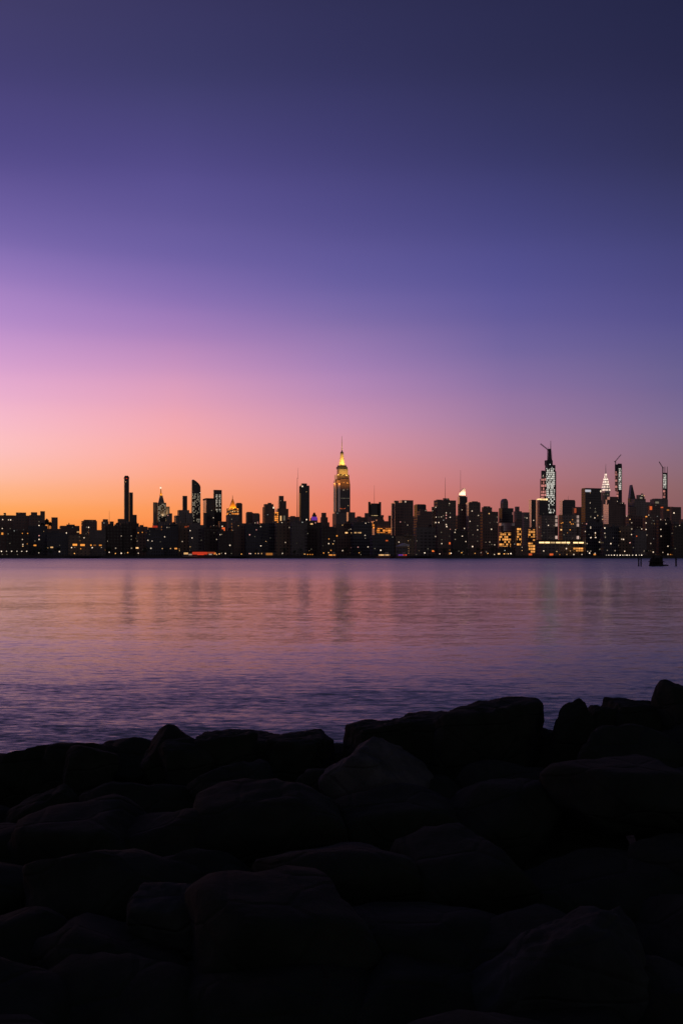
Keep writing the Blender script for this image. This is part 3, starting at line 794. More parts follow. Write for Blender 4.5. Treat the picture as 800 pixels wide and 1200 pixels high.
# ---- individually seen lights: (tile origin, [(x, y, look)]) in 7.27-fold enlarged units
L = {
 0: "25,572 75,574 93,574 22,648 90,648,d 22,692,a3 72,695,d 193,742 203,660,d 193,690,a 238,690,a 335,625,b 335,590,d 335,710,p 335,742,b 300,755,d 300,793,aw 197,785,b 197,800,w 235,780,a 87,776,d 410,815,w 443,810,ww 510,792,d 508,846,b 568,686 620,638,d 740,640,d 757,640 735,693,d 718,728 668,678,ww 678,720,d 683,752,a 640,788,aW 705,790,aW 770,788,aw 690,822,a 612,812 788,812 22,870,d 62,870,d 150,875,d",
 100: "30,638 12,638,d 308,712 393,712 393,742,d 452,686,a 487,682,a 535,750 570,756 548,700,d 640,762,d 677,720 697,640 715,640,d 45,792,aw 82,792,aw 130,792,aw 57,815 172,832,a 205,852 260,817,b 395,817,b 443,815,ww 560,818,b 657,820,w 727,820,w 772,820,aw 490,835,d 308,860,b 338,860,d 453,860 395,585",
 200: "147,550,d 130,635,ow 160,630,ow 167,668 183,730 100,760 262,748,d 232,612 350,495,d 365,557 440,630 422,702 392,742 370,685,d 505,792,b 520,570,d 530,665,d 673,703,p 718,718,d 730,660,p 768,797 42,822,w 75,825,w 167,805,w 670,863,p 722,862,w 748,862 775,865,w 415,866,w 435,860 467,862 518,862,d",
 300: "42,797 122,730,d 250,768 347,775,d 283,640,b 40,632 430,573,b 473,610,ww 505,600,p 440,692,d 735,620,w 683,712,aw 768,685,ww 620,738,a 618,778 655,780,w 737,838,b 570,797,d 470,825,d 637,835,a 617,855,w 575,858,a 22,862,w 48,862,w 222,865,d 418,868,w 440,872,a 460,872,a 480,874,a",
 400: "205,603 232,597 62,660,d 42,685,ww 85,685,w 118,685,ww 140,685,w 158,685,ww 200,707 385,752,ow 435,722,d 488,765 82,812,p 140,808,p 225,806 283,820,d 333,835,b 167,850,d 72,855,d 500,593,p 533,612 530,640,o 588,697,a 585,745,d 640,622 632,645 617,640,d 455,515,d 735,822,d 780,842,ow 637,872,d 567,800,w 567,820,w 567,840,w 567,860,w 640,755,d 797,715 8,838,b 165,878,d",
 500: "75,468 190,435 187,452,d 163,515 197,517,d 78,552 100,552,d 122,550 138,540,d 163,535,p 163,560,p 197,552 75,598,b 100,598 62,630,d 163,615,b 167,632,b 197,655,p 242,660 237,682 122,682,d 73,717,b 190,717,d 240,742 125,745,d 125,778 193,775,o3 193,832,a 193,862,a3 52,840,aw 108,865 270,842,d 303,845,d 300,714 318,648 383,500 437,537 365,588 355,618,b 430,625,d 430,660 390,703,d 430,757,d 330,760 387,803,b 340,815,d 528,522,w 535,600,d 548,655,b 533,765 575,788 530,788,d 550,785,d 460,855 475,850,d 505,850 597,550,d 597,595 640,552 573,878 612,865,ww 670,865,w 690,865,w 715,865,b 310,890,d 605,685,w 630,683",
 600: "123,560,b 105,555,d 180,580 230,638,b 305,622 250,712,d 265,522,d 285,570,d 353,625,d 415,605,a 427,600,a 415,660,ww 420,635,a 438,703,d 490,595,a 500,610,a 515,610,a 490,660,a 590,455,d 660,430 708,507,d 665,550,d 700,558 765,570 595,605,d 630,610,p 620,675 665,635 705,685 650,700,d 710,725 665,728 740,765,b 785,690,b 790,725 635,778 265,840 375,845,w 457,820,b 490,840,w 525,840,w 595,838,a 640,845 665,842 785,645,b 740,828,d 590,885 560,830,aW 330,878,oW 400,875,a 460,875,w 520,872,b 150,870,oW",
 690: "5,430,d 50,478,d 45,508,d 70,535 12,545,d 110,545 115,572,a 10,645 50,688 130,690 15,725 50,725 135,715,d 90,745,d 88,765,d 182,778,b 253,793,b 275,740,b 290,742,b 345,770,p 152,835 218,838,b 300,843 385,843 465,843,b 375,812,d 90,825,d 535,580,d 482,602,b 530,605,d 360,600 345,572,w 360,652,b 445,652 482,657 358,700 487,705,b 485,550,aw 505,535 608,572 652,608,b 608,657 610,715,b 735,632,d 720,517,b 705,690,d 668,800 522,777,b 543,850,b 540,830,d 625,853 668,870,b 568,878,d 318,543,b 287,410,p 730,820,d 402,715,o 45,885,aw 700,880,a 690,885,a",
}
allf = []
for b in Bld.all:
    for f in b.faces: allf.append((f, b))
missed = 0
for x0, s in L.items():
    for tok in s.split():
        p = tok.split(','); x = x0+float(p[0])/7.27; y = 530+float(p[1])/7.27; c = p[2] if len(p) > 2 else 'c'
        y = min(y, 650.2)
        mat = {'a': 'w_amber', 'o': 'w_orange', 'p': 'w_pink', 'w': 'w_warm', 'b': 'w_white', 'd': 'w_dim', 'c': 'w_white'}[c[0]]
        wpx, hpx = {'d': (1.2, 1.2), 'b': (1.7, 1.7)}.get(c[0], (1.3, 1.3))
        if c.endswith('W'): wpx, hpx = 5, 2.2
        elif len(c) == 2 and c[1] == 'w': wpx, hpx = 3.0, 1.5
        elif c.endswith('3'): wpx, hpx = 2, 2.4
        best = None
        for f, b in allf:
            if f[0]+.3 <= x <= f[1]-.3 and f[2]+.3 <= y <= f[3]+.2 and (best is None or f[6] < best[0][6]): best = (f, b)
        if best: best[1].window(x, y, wpx, hpx, mat, best[0])
        else: missed += 1
print('lights without a wall:', missed)

# ================================================================= far shore ground, quay, water
def sheet(name, x0, x1, y0, y1, z, mat, nx=1, ny=1):
    mb = MB()
    for i in range(nx):
        for j in range(ny):
            a, c = x0+(x1-x0)*i/nx, x0+(x1-x0)*(i+1)/nx; d, e = y0+(y1-y0)*j/ny, y0+(y1-y0)*(j+1)/ny
            mb.quad([(a, d, z), (c, d, z), (c, e, z), (a, e, z)])
    o = mb.build(name, mat); tag(o, kind='structure'); return o
sheet('ground', -40000, 40000, SHORE+1.5, 60000, GZ, plain('city_ground', (.05, .05, .05), .95))
mb = MB(); mb.box(-4000, 4000, SHORE, SHORE+2, -3, GZ+.02); mb.box(-4000, 4000, SHORE-.3, SHORE+1.2, GZ+.02, GZ+.5)
o = mb.build('quay_wall', [plain('quay_concrete', (.09, .085, .08), .9)]*2); tag(o, 'long low dark quay wall along the waterline of the far shore', 'quay wall')

def water_mat():
    m, nt, b = new_mat('river_water')
    geo = N(nt, 'ShaderNodeNewGeometry')
    acc = None
    for (sx, sy, amp, det, off) in ((.03, .10, .016, 2, 0), (.14, .5, .030, 3, 17), (.9, 3.2, .055, 3, 5), (3.4, 12.0, .075, 2, 40)):
        mp = N(nt, 'ShaderNodeMapping', inp={'Scale': (sx, sy, 1), 'Location': (off, off*1.7, off), 'Rotation': (0, 0, R(4))})
        nt.links.new(geo.outputs['Position'], mp.inputs[0])
        nz = N(nt, 'ShaderNodeTexNoise', inp={'Scale': 1.0, 'Detail': det, 'Roughness': .55, 'Distortion': .3})
        nt.links.new(mp.outputs[0], nz.inputs['Vector'])
        sb = N(nt, 'ShaderNodeVectorMath', operation='SUBTRACT'); sb.inputs[1].default_value = (.5, .5, .5)
        nt.links.new(nz.outputs['Color'], sb.inputs[0])
        ml = N(nt, 'ShaderNodeVectorMath', operation='MULTIPLY'); ml.inputs[1].default_value = (amp*8, amp*4, 0)
        nt.links.new(sb.outputs[0], ml.inputs[0])
        if acc is None: acc = ml.outputs[0]
        else:
            ad = N(nt, 'ShaderNodeVectorMath', operation='ADD'); nt.links.new(acc, ad.inputs[0]); nt.links.new(ml.outputs[0], ad.inputs[1]); acc = ad.outputs[0]
    # choppy by the rocks, calm in the middle of the river, ruffled again along the far quay; wind lanes in between
    sp = N(nt, 'ShaderNodeSeparateXYZ'); nt.links.new(geo.outputs['Position'], sp.inputs[0])
    chop = N(nt, 'ShaderNodeValToRGB'); e = chop.color_ramp; e.interpolation = 'EASE'
    # per distance from the near bank: wave height, lean of the wave faces, fineness of the chop
    for i, (p_, v_) in enumerate(((.016, (.42, .50, .26)), (.027, (.36, .34, .24)), (.035, (.28, .14, .20)), (.045, (.22, .035, .17)), (.06, (.19, .05, .15)), (.09, (.16, .085, .14)), (.125, (.17, .115, .15)), (.18, (.22, .17, .20)), (.28, (.28, .21, .26)), (.95, (.4, .38, .34)))):
        q = e.elements[i] if i < 2 else e.elements.new(p_)
        q.position = p_; q.color = (*v_, 1)
    chs = N(nt, 'ShaderNodeSeparateColor'); nt.links.new(chop.outputs[0], chs.inputs[0])
    wob = N(nt, 'ShaderNodeTexNoise', inp={'Scale': .02, 'Detail': 4}); nt.links.new(geo.outputs['Position'], wob.inputs['Vector'])
    yy = math_node(nt, 'MULTIPLY', sp.outputs[1], math_node(nt, 'ADD', math_node(nt, 'MULTIPLY', wob.outputs[0], .5), .75))
    nt.links.new(math_node(nt, 'DIVIDE', yy, 1000.0), chop.inputs[0])
    sc2 = N(nt, 'ShaderNodeVectorMath', operation='SCALE'); nt.links.new(acc, sc2.inputs[0])
    nt.links.new(math_node(nt, 'MULTIPLY', chs.outputs[0], 3.0), sc2.inputs['Scale'])
    ln = N(nt, 'ShaderNodeCombineXYZ'); nt.links.new(math_node(nt, 'ADD', math_node(nt, 'MULTIPLY', chs.outputs[1], -.2), .015), ln.inputs[1])
    ad = N(nt, 'ShaderNodeVectorMath', operation='ADD'); nt.links.new(sc2.outputs[0], ad.inputs[0]); nt.links.new(ln.outputs[0], ad.inputs[1]); acc = ad.outputs[0]
    nt.links.new(chs.outputs[2], b.inputs['Roughness'])
    ad = N(nt, 'ShaderNodeVectorMath', operation='ADD'); ad.inputs[1].default_value = (0, 0, 1); nt.links.new(acc, ad.inputs[0])
    nn = N(nt, 'ShaderNodeVectorMath', operation='NORMALIZE'); nt.links.new(ad.outputs[0], nn.inputs[0])
    nt.links.new(nn.outputs[0], b.inputs['Normal'])
    b.inputs['Base Color'].default_value = (.045, .11, .06, 1)
    b.inputs['Roughness'].default_value = .11
    b.inputs['IOR'].default_value = 1.33
    b.inputs['Specular Tint'].default_value = (1.0, .90, .74, 1)
    return m
sheet('water', -9000, 9000, -60, SHORE+.5, 0, water_mat(), 4, 4)

# ---- street lamps on the quay
def lamp_post(x, D, y, label, warm=False, group=None):
    z = CZ+(HY-y)*D/F
    r = empty('street_lamp', ((x-400)*D/F, D, GZ))
    h = max(z-GZ, .8)
    mb = MB(); mb.tube((0, 0, 0), (0, 0, h), .12, .08, 6); mb.tube((0, 0, 0), (0, 0, .4), .25, .2, 6); pl = mb.build('pole', M['steel'], r)
    mb = MB(); mb.tube((0, 0, h-.5), (0, 0, h+.15), .35, .62, 8); mb.tube((0, 0, h+.15), (0, 0, h+.45), .62, .2, 8)
    mb.build('lamp_head', M['lamp_warm' if warm else 'lamp'], pl)
    tag(r, label, 'street lamp', group)
    return r
g = 'street lamps in the row at the far left of the shore'
for cx in (15, 58, 102, 147, 188, 230): lamp_post(cx/7.27, 960, 646, 'white quay lamp in the even row at the far left end of the shore', group=g)
g = 'small quay lamps in the tight white row left of the timber pilings'
for i, cx in enumerate((145, 165, 188, 212, 237, 262, 285, 303, 320, 340, 368, 398, 425, 445)):
    lamp_post(690+cx/7.27, 955, 650.6, 'small white lamp in the tight waterline row left of the timber pilings', group=g)
g = 'scattered quay lamps along the middle of the far shore'
for x in (46, 88, 136, 150, 283, 294, 331, 357, 421, 497, 528, 541, 556, 571, 590, 598, 690, 697): lamp_post(x+random.uniform(-.5, .5), 958, random.uniform(647.5, 649.6), 'lone quay lamp among the scattered lights at the waterline of the far shore', random.random() < .4, g)

# ---- finger piers and trees along the quay
def pier(x0, x1, length, label):
    D = SHORE-length
    X0, X1 = (x0-400)*SHORE/F, (x1-400)*SHORE/F
    r = empty('pier', (X0, D, 0))
    mb = MB(); mb.box(0, X1-X0, 0, length-.4, 1.5, 2.0, mt=0); mb.build('deck', M['wood'], r)
    mb = MB()
    for i in range(int(length/6)):
        for j in range(max(2, int((X1-X0)/6))):
            px_ = (X1-X0)*(j+.5)/max(2, int((X1-X0)/6)); mb.tube((px_, 1+i*6, -2), (px_, 1+i*6, 1.52), .25, .25, 6)
    mb.build('piles', M['wood'], r)
    mb = MB()
    for i in range(int((X1-X0)/4)+1): mb.tube((min(i*4, X1-X0-.1), .2, 2.0), (min(i*4, X1-X0-.1), .2, 3.0), .07, .07, 5)
    mb.tube((0, .2, 3.0), (X1-X0, .2, 3.0), .06, .06, 5); mb.build('railing', M['steel'], r)
    tag(r, label, 'pier')
pier(90, 118, 40, 'timber pier jutting out below the amber lit ground floor, left part of the shore')
pier(270, 292, 30, 'timber pier jutting out below the gold pyramid tower')
pier(486, 505, 36, 'timber pier jutting out right of the violet lit ferry')
pier(640, 668, 26, 'timber pier jutting out below the bright horizontal light bars')
def tree_meshes(seed):
    rnd = random.Random(seed)
    t = MB(); t.tube((0, 0, 0), (.1, 0, 3.2), .28, .18, 7)
    for k in range(4):
        a = k*1.6+rnd.random(); t.tube((.1, 0, 3.0), (.1+1.6*math.cos(a), 1.6*math.sin(a), 5.4), .13, .05, 5)
    c = MB()
    cl = [(rnd.uniform(-1.9, 1.9), rnd.uniform(-1.9, 1.9), rnd.uniform(4.0, 7.4), rnd.uniform(.8, 1.5)) for _ in range(9)]
    for (x, y, z, r) in cl:
        for _ in range(55):
            v = Vector((rnd.gauss(0, 1), rnd.gauss(0, 1), rnd.gauss(0, 1))).normalized()*r*rnd.uniform(.6, 1.05)
            p = Vector((x, y, z))+v; a = Vector((rnd.gauss(0, 1), rnd.gauss(0, 1), rnd.gauss(0, 1))).normalized()*.22; b_ = a.orthogonal().normalized()*.16
            c.quad([p-a, p+b_, p+a, p-b_])
    return t, c
M['bark'] = plain('bark', (.06, .045, .035), .9); M['leaf'] = plain('dark_leaves', (.05, .08, .035), .8)
tt = []
for sd in (1, 2, 3):
    t_, c_ = tree_meshes(sd); a_ = t_.build('trunk', M['bark']); b_ = c_.build('crown', M['leaf']); tt.append((a_.data, b_.data))
    bpy.data.objects.remove(a_); bpy.data.objects.remove(b_)
rnd = random.Random(9)
for x in (40, 47, 53, 60, 68, 128, 142, 166, 173, 196, 262, 268, 300, 332, 344, 352, 405, 415, 424, 512, 519, 534, 548, 560, 579, 693, 701, 757, 786):
    r = empty('tree', ((x-400)*957/F+rnd.uniform(-2, 2), 957+rnd.uniform(0, 5), GZ), rnd.uniform(0, 6)); k = rnd.uniform(.7, 1.25); r.scale = (k*1.1, k*1.1, k)
    for nm, me in zip(('trunk', 'crown'), tt[rnd.randrange(3)]):
        o = bpy.data.objects.new(nm, me); C.objects.link(o); o.parent = r
    tag(r, 'small dark tree at the foot of the riverside blocks on the far quay', 'tree', 'trees along the far quay')

# ---- pavilion, tent, ferries
b = B('pier_pavilion', 'low pier pavilion glowing red and white at the waterline, left part of the shore', 'pavilion', 945, [(214, 256, 647.4)], mats=('concrete', None), k=.1)
piece(b, 'roof', ['roof'], (213, 257, 645.6, 647.5, {'dd': -1, 'k': .14, 'taper': .1}))
piece(b, 'glowing_front', ['w_red'], (225.5, 243, 646.8, 649.8, {'dd': -.6, 'k': .05}))
piece(b, 'glowing_front', ['w_orange'], (243.2, 252, 646.8, 649, {'dd': -.6, 'k': .05}))
for (x, y, w_, h_, m) in ((218, 648.5, 5, 2.2, 'w_warm'), (223, 650, 4, 1.5, 'w_white'), (246.5, 649, 3.5, 2.6, 'w_white'), (251.5, 648.2, 2.6, 2.6, 'w_amber'), (221.5, 646.9, 2, 1, 'w_amber'), (254, 650, 1.6, 1.4, 'w_warm'), (235, 650.5, 8, .8, 'w_red')):
    b.window(x, y, w_, h_, m)
b = B('marquee', 'small pale marquee with a sloping white roof near the waterline', 'tent', 975, [(464, 478.4, 642)], mats=('concrete', None), k=.5)
lx, ly, w, l, z0, z1 = b.box(464, 478.4, 642, k=.5)
mb = MB(); mb.prism([(lx-.6, b.z(640.2)), (lx+w+.6, b.z(640.2)), (lx+w+.6, b.z(638)), (lx+w*.6, b.z(636.6))], ly-1, ly+l)
mb.build('roof', M['white_roof'], b.root)
b = B('quay_shed', 'small quay shed with an amber lit open front below the tower with the domed roofline', 'shed', 965, [(309, 323, 646.8)], mats=('concrete', None), k=.2)
piece(b, 'roof', ['roof'], (308.6, 323.4, 646.2, 646.9, {'dd': -.8, 'k': .25}))
b.window(315.5, 649.3, 8, 2.6, 'w_amber')

def ferry(label, D, x0, x1, ywl, name='ferry', hullmat='hull', lights='w_warm', violet=False):
    X0, X1 = (x0-400)*D/F, (x1-400)*D/F; Lh = X1-X0
    r = empty(name, (X0, D, 0))
    H = 1.9
    mb = MB()
    stern, bow = 0, Lh
    a0 = [(stern+.8, -2.2, -.5), (bow-3, -2.2, -.5), (bow-3, 2.2, -.5), (stern+.8, 2.2, -.5)]
    a1 = [(stern, -3, H), (bow-1, -3, H), (bow-1, 3, H), (stern, 3, H)]
    mb.frustum(a0, a1, 0, 0, 0)
    mb.quad([(bow-3, -2.2, -.5), (bow-1, 0, -.3), (bow+1.4, 0, H+.7), (bow-1, -3, H)]); mb.quad([(bow-3, 2.2, -.5), (bow-1, 3, H), (bow+1.4, 0, H+.7), (bow-1, 0, -.3)])
    mb.quad([(bow-1, -3, H), (bow+1.4, 0, H+.7), (bow-1, 3, H)])
    mb.build('hull', M[hullmat], r)
    mb = MB(); mb.box(Lh*.15, Lh*.8, -2.2, 2.2, H, H+2.4, mt=0); cab = mb.build('cabin', M['palestone'], r)
    mb = MB(); mb.box(Lh*.5, Lh*.72, -1.6, 1.6, H+2.42, H+4.2, mt=0, taper=.15); mb.build('wheelhouse', M['palestone'], r)
    mb = MB(); mb.tube((Lh*.45, 0, H+2.4), (Lh*.45, 0, H+6.5), .12, .05, 5); mb.build('mast', M['steel'], r)
    n = 7
    for i in range(n):
        o = bpy.data.objects.new('window', PANE['w_violet' if violet and i < 4 else lights]); C.objects.link(o); o.parent = cab
        o.location = (Lh*(.2+.55*i/(n-1)), -2.2, H+1.35); o.scale = (Lh*.075, .1, 1.1)
    tag(r, label, 'ferry')
    return r
ferry('small ferry with warm lit cabin windows moored below the orange lit block', 935, 440, 461, 654)
ferry('small ferry with violet and red cabin lights moored beside the pale marquee', 932, 463, 479.5, 654, lights='w_red', violet=True)
ferry('small boat with yellow cabin lights moored left below the floodlit spire tower', 938, 383, 396, 654, lights='w_amber')

# ---- timber pilings in the river
def pile(mb, x, y, h, r, lean=(0, 0)):
    mb.tube((x, y, -2), (x+lean[0], y+lean[1], h), r*1.1, r*.9, 9)
def post(px, D, wpx, ytop, label, extra=None):
    r = wpx*D/F/2
    mb = MB(); pile(mb, 0, 0, CZ+(HY-ytop)*D/F, r, (random.uniform(-.1, .1), 0))
    mb.tube((0, 0, CZ+(HY-ytop)*D/F-.9), (0.02, 0, CZ+(HY-ytop)*D/F-.6), r*1.25, r*1.2, 9)
    o = mb.build('mooring_pile', M['wood']); o.location = ((px-400)*D/F, D, 0)
    tag(o, label, 'piling')
DP = 325
post(747.9, DP, 1.5, 653.2, 'single timber pile left of its twin, left of the big piling cluster')
post(750.5, DP+1, 1.4, 653.6, 'single timber pile nearest the left side of the big piling cluster')
post(791.6, DP, 1.8, 653, 'single timber pile right of the big piling cluster, near the right edge')
r = empty('mooring_dolphin', ((768.5-400)*DP/F, DP, 0))
rnd = random.Random(4)
for i in range(22):
    a = rnd.random()*6.28; rr = 2.2*math.sqrt(rnd.random())
    mb = MB(); x, y = rr*math.cos(a), rr*math.sin(a)*.8
    pile(mb, x*1.25-.2, y, CZ+(HY-653)*DP/F+rnd.uniform(-.8, .55), .3, (-x*.25, -y*.2)); mb.build('pile', M['wood'], r)
mb = MB(); mb.box(-2.2, 2.2, -1.7, 1.7, 1.3, 1.6, mt=0); mb.box(-2.9, 4.4, -1.5, 1.5, -.6, .45, mt=0, taper=.25); mb.build('timber_collar', [M['wood']], r)
tag(r, 'broad dark cluster of bound timber piles standing in the river near the right edge', 'pilings')

# ================================================================= foreground bank and boulders
def rock_mat(name, lo, hi):
    m, nt, b = new_mat(name)
    tc = N(nt, 'ShaderNodeTexCoord')
    n1 = N(nt, 'ShaderNodeTexNoise', inp={'Scale': 3.0, 'Detail': 8, 'Roughness': .65})
    nt.links.new(tc.outputs['Object'], n1.inputs['Vector'])
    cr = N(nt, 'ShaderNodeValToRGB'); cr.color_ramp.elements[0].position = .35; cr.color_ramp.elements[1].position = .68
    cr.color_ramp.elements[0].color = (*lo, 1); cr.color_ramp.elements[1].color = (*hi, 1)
    nt.links.new(n1.outputs[0], cr.inputs[0]); nt.links.new(cr.outputs[0], b.inputs['Base Color'])
    n2 = N(nt, 'ShaderNodeTexNoise', inp={'Scale': 14.0, 'Detail': 10, 'Roughness': .7})
    nt.links.new(tc.outputs['Object'], n2.inputs['Vector'])
    vo = N(nt, 'ShaderNodeTexVoronoi', feature='DISTANCE_TO_EDGE', inp={'Scale': 2.2})
    mpv = N(nt, 'ShaderNodeMapping', inp={'Scale': (1, 1, 2.3), 'Rotation': (.5, .4, .2)})
    nt.links.new(tc.outputs['Object'], mpv.inputs[0]); nt.links.new(mpv.outputs[0], vo.inputs['Vector'])
    cl = math_node(nt, 'MINIMUM', vo.outputs[0], .06)
    hgt = math_node(nt, 'ADD', math_node(nt, 'MULTIPLY', n2.outputs[0], .5), math_node(nt, 'MULTIPLY', cl, 5))
    bp = N(nt, 'ShaderNodeBump', inp={'Strength': 1.0, 'Distance': .04}); nt.links.new(hgt, bp.inputs['Height']); nt.links.new(bp.outputs[0], b.inputs['Normal'])
    b.inputs['Roughness'].default_value = .95; b.inputs['Specular IOR Level'].default_value = .15
    return m
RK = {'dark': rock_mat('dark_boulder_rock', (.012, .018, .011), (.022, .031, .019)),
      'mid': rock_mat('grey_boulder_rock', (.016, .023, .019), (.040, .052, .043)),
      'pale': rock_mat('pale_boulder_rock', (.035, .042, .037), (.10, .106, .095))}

def boulder(px, ytop, wpx, hpx, D, mat, label, seed, group=None, ry=.85, flat=1.0, sub=5, rot=0.0):
    """angular rip-rap block: a sphere cut by random planes, then weathered"""
    rnd = np.random.default_rng(seed)
    bm = bmesh.new(); bmesh.ops.create_icosphere(bm, subdivisions=sub, radius=1)
    bm.verts.ensure_lookup_table()
    d = np.array([v.co[:] for v in bm.verts]); d /= np.linalg.norm(d, axis=1)[:, None]
    ax = np.array([(0, 0, 1), (0, 0, -1), (1, 0, 0), (-1, 0, 0), (0, 1, 0), (0, -1, 0)], float)+rnd.normal(size=(6, 3))*.30
    nrm = np.vstack([ax, rnd.normal(size=(9, 3))]); nrm /= np.linalg.norm(nrm, axis=1)[:, None]
    hh = np.concatenate([rnd.uniform(.66, .82, 6), rnd.uniform(.74, .95, 9)])
    if flat < 1:
        nrm[0] = (rnd.uniform(-.1, .1), 0, 1); nrm[0] /= np.linalg.norm(nrm[0]); hh[0] = flat
    dots = d @ nrm.T
    rad = np.where(dots > .05, hh/np.maximum(dots, .05), 9)
    p = 42.0
    rad = (np.sum(np.minimum(rad, 9)**-p, axis=1)+1.12**-p)**(-1/p)
    off = Vector(rnd.uniform(-50, 50, 3))
    q = d*rad[:, None]
    if rot:
        q = q @ np.array([[math.cos(rot), 0, -math.sin(rot)*.9], [0, 1, 0], [math.sin(rot)*.9, 0, math.cos(rot)]])
    mx = np.abs(q).max(axis=0)
    s = D/F
    rx = wpx*s/2; rz = hpx*s/2; ryy = rx*ry
    top = q[:, 2].max()
    for i, v in enumerate(bm.verts):
        c = Vector(q[i])
        n = noise.fractal(c*1.6+off, 1.0, 2.0, 5)*.06+noise.fractal(c*4+off, .6, 2.2, 6)*.032-max(0, noise.noise(c*2.5-off)-.25)*.14
        c = c*(1+n)
        v.co = Vector((c.x/mx[0]*rx, c.y/mx[1]*ryy, c.z/mx[2]*rz))
    me = bpy.data.meshes.new('boulder'); bm.to_mesh(me); bm.free()
    me.polygons.foreach_set('use_smooth', [True]*len(me.polygons))
    me.materials.append(RK[mat])
    o = bpy.data.objects.new('boulder', me); C.objects.link(o)
    ztop = CZ+(HY-ytop)*D/F
    maxz = max(v.co.z for v in me.vertices)
    o.location = ((px-400)*s, D, ztop-maxz)
    o.rotation_euler = (0, 0, 0)
    tag(o, label, 'boulder', group)
    return o

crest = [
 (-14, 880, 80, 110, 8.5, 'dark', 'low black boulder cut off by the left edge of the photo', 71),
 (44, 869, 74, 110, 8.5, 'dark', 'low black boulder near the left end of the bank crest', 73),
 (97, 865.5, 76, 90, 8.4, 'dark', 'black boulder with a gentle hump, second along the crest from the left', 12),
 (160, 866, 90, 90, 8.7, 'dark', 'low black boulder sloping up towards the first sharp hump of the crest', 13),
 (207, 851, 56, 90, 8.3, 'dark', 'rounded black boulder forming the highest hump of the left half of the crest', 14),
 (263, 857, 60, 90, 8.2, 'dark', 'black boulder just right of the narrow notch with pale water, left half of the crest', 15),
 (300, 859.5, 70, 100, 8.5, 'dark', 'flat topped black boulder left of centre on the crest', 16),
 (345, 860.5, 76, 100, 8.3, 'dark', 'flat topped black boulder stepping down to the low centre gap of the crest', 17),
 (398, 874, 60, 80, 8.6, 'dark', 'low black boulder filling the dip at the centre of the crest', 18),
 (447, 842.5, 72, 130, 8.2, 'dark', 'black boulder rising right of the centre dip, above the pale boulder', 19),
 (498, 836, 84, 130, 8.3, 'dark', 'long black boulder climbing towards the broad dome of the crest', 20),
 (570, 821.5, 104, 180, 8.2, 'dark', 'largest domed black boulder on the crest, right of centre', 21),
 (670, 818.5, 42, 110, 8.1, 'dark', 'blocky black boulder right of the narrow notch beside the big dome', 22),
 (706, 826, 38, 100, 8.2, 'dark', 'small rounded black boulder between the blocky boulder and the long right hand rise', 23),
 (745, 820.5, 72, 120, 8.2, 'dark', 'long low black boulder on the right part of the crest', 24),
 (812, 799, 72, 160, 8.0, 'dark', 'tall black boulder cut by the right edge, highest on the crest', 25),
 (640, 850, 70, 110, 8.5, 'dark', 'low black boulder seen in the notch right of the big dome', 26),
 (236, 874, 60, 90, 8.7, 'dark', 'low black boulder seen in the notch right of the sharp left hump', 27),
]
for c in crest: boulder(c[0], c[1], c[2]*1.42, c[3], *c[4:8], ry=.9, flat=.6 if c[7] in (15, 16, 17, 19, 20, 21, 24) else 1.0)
boulder(436, 866, 150, 130, 7.3, 'pale', 'pale grey boulder with diagonal cracks just below the crest at the centre', 41, ry=.7, rot=-.5)
boulder(108, 872, 76, 60, 8.0, 'dark', 'small dark grey boulder with a pale upper edge below the left crest', 32)
boulder(222, 868, 80, 80, 8.0, 'dark', 'grey speckled boulder just below the notch in the left crest', 33)
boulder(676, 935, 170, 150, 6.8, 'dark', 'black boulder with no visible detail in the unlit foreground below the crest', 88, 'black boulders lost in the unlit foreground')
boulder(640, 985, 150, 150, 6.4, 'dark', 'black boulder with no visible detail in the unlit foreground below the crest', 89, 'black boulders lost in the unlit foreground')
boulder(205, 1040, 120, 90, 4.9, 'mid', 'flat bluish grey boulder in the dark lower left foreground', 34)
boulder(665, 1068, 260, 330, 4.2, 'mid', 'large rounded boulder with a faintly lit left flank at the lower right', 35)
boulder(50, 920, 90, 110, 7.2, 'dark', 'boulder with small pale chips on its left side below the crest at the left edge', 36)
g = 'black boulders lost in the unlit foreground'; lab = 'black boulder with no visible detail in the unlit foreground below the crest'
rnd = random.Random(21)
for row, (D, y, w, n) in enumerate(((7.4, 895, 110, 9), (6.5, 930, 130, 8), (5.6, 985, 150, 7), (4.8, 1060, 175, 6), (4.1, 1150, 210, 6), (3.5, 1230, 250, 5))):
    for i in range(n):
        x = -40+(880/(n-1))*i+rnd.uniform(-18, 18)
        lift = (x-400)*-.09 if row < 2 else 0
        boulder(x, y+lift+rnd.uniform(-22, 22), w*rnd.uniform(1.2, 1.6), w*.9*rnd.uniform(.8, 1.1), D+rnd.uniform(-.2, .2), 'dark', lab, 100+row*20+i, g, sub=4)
# the bank itself under the boulders
mb = MB()
prof = [(-12, 2.3), (0, 2.0), (3, 1.95), (5, 1.85), (7, 1.65), (8.6, 1.4), (11, .4), (14, -.6), (22, -3)]
xs = [-60+i*3 for i in range(41)]
def hz(x, y, z): return z+noise.noise(Vector((x*.4, y*.5, 3)))*.25+(x*.03 if abs(x) < 12 else .36*math.copysign(1, x))*.6
for (ya, za), (yb, zb) in zip(prof[:-1], prof[1:]):
    for xa, xb in zip(xs[:-1], xs[1:]):
        mb.quad([(xa, ya, hz(xa, ya, za)), (xb, ya, hz(xb, ya, za)), (xb, yb, hz(xb, yb, zb)), (xa, yb, hz(xa, yb, zb))])
o = mb.build('bank', RK['dark']); tag(o, kind='structure')

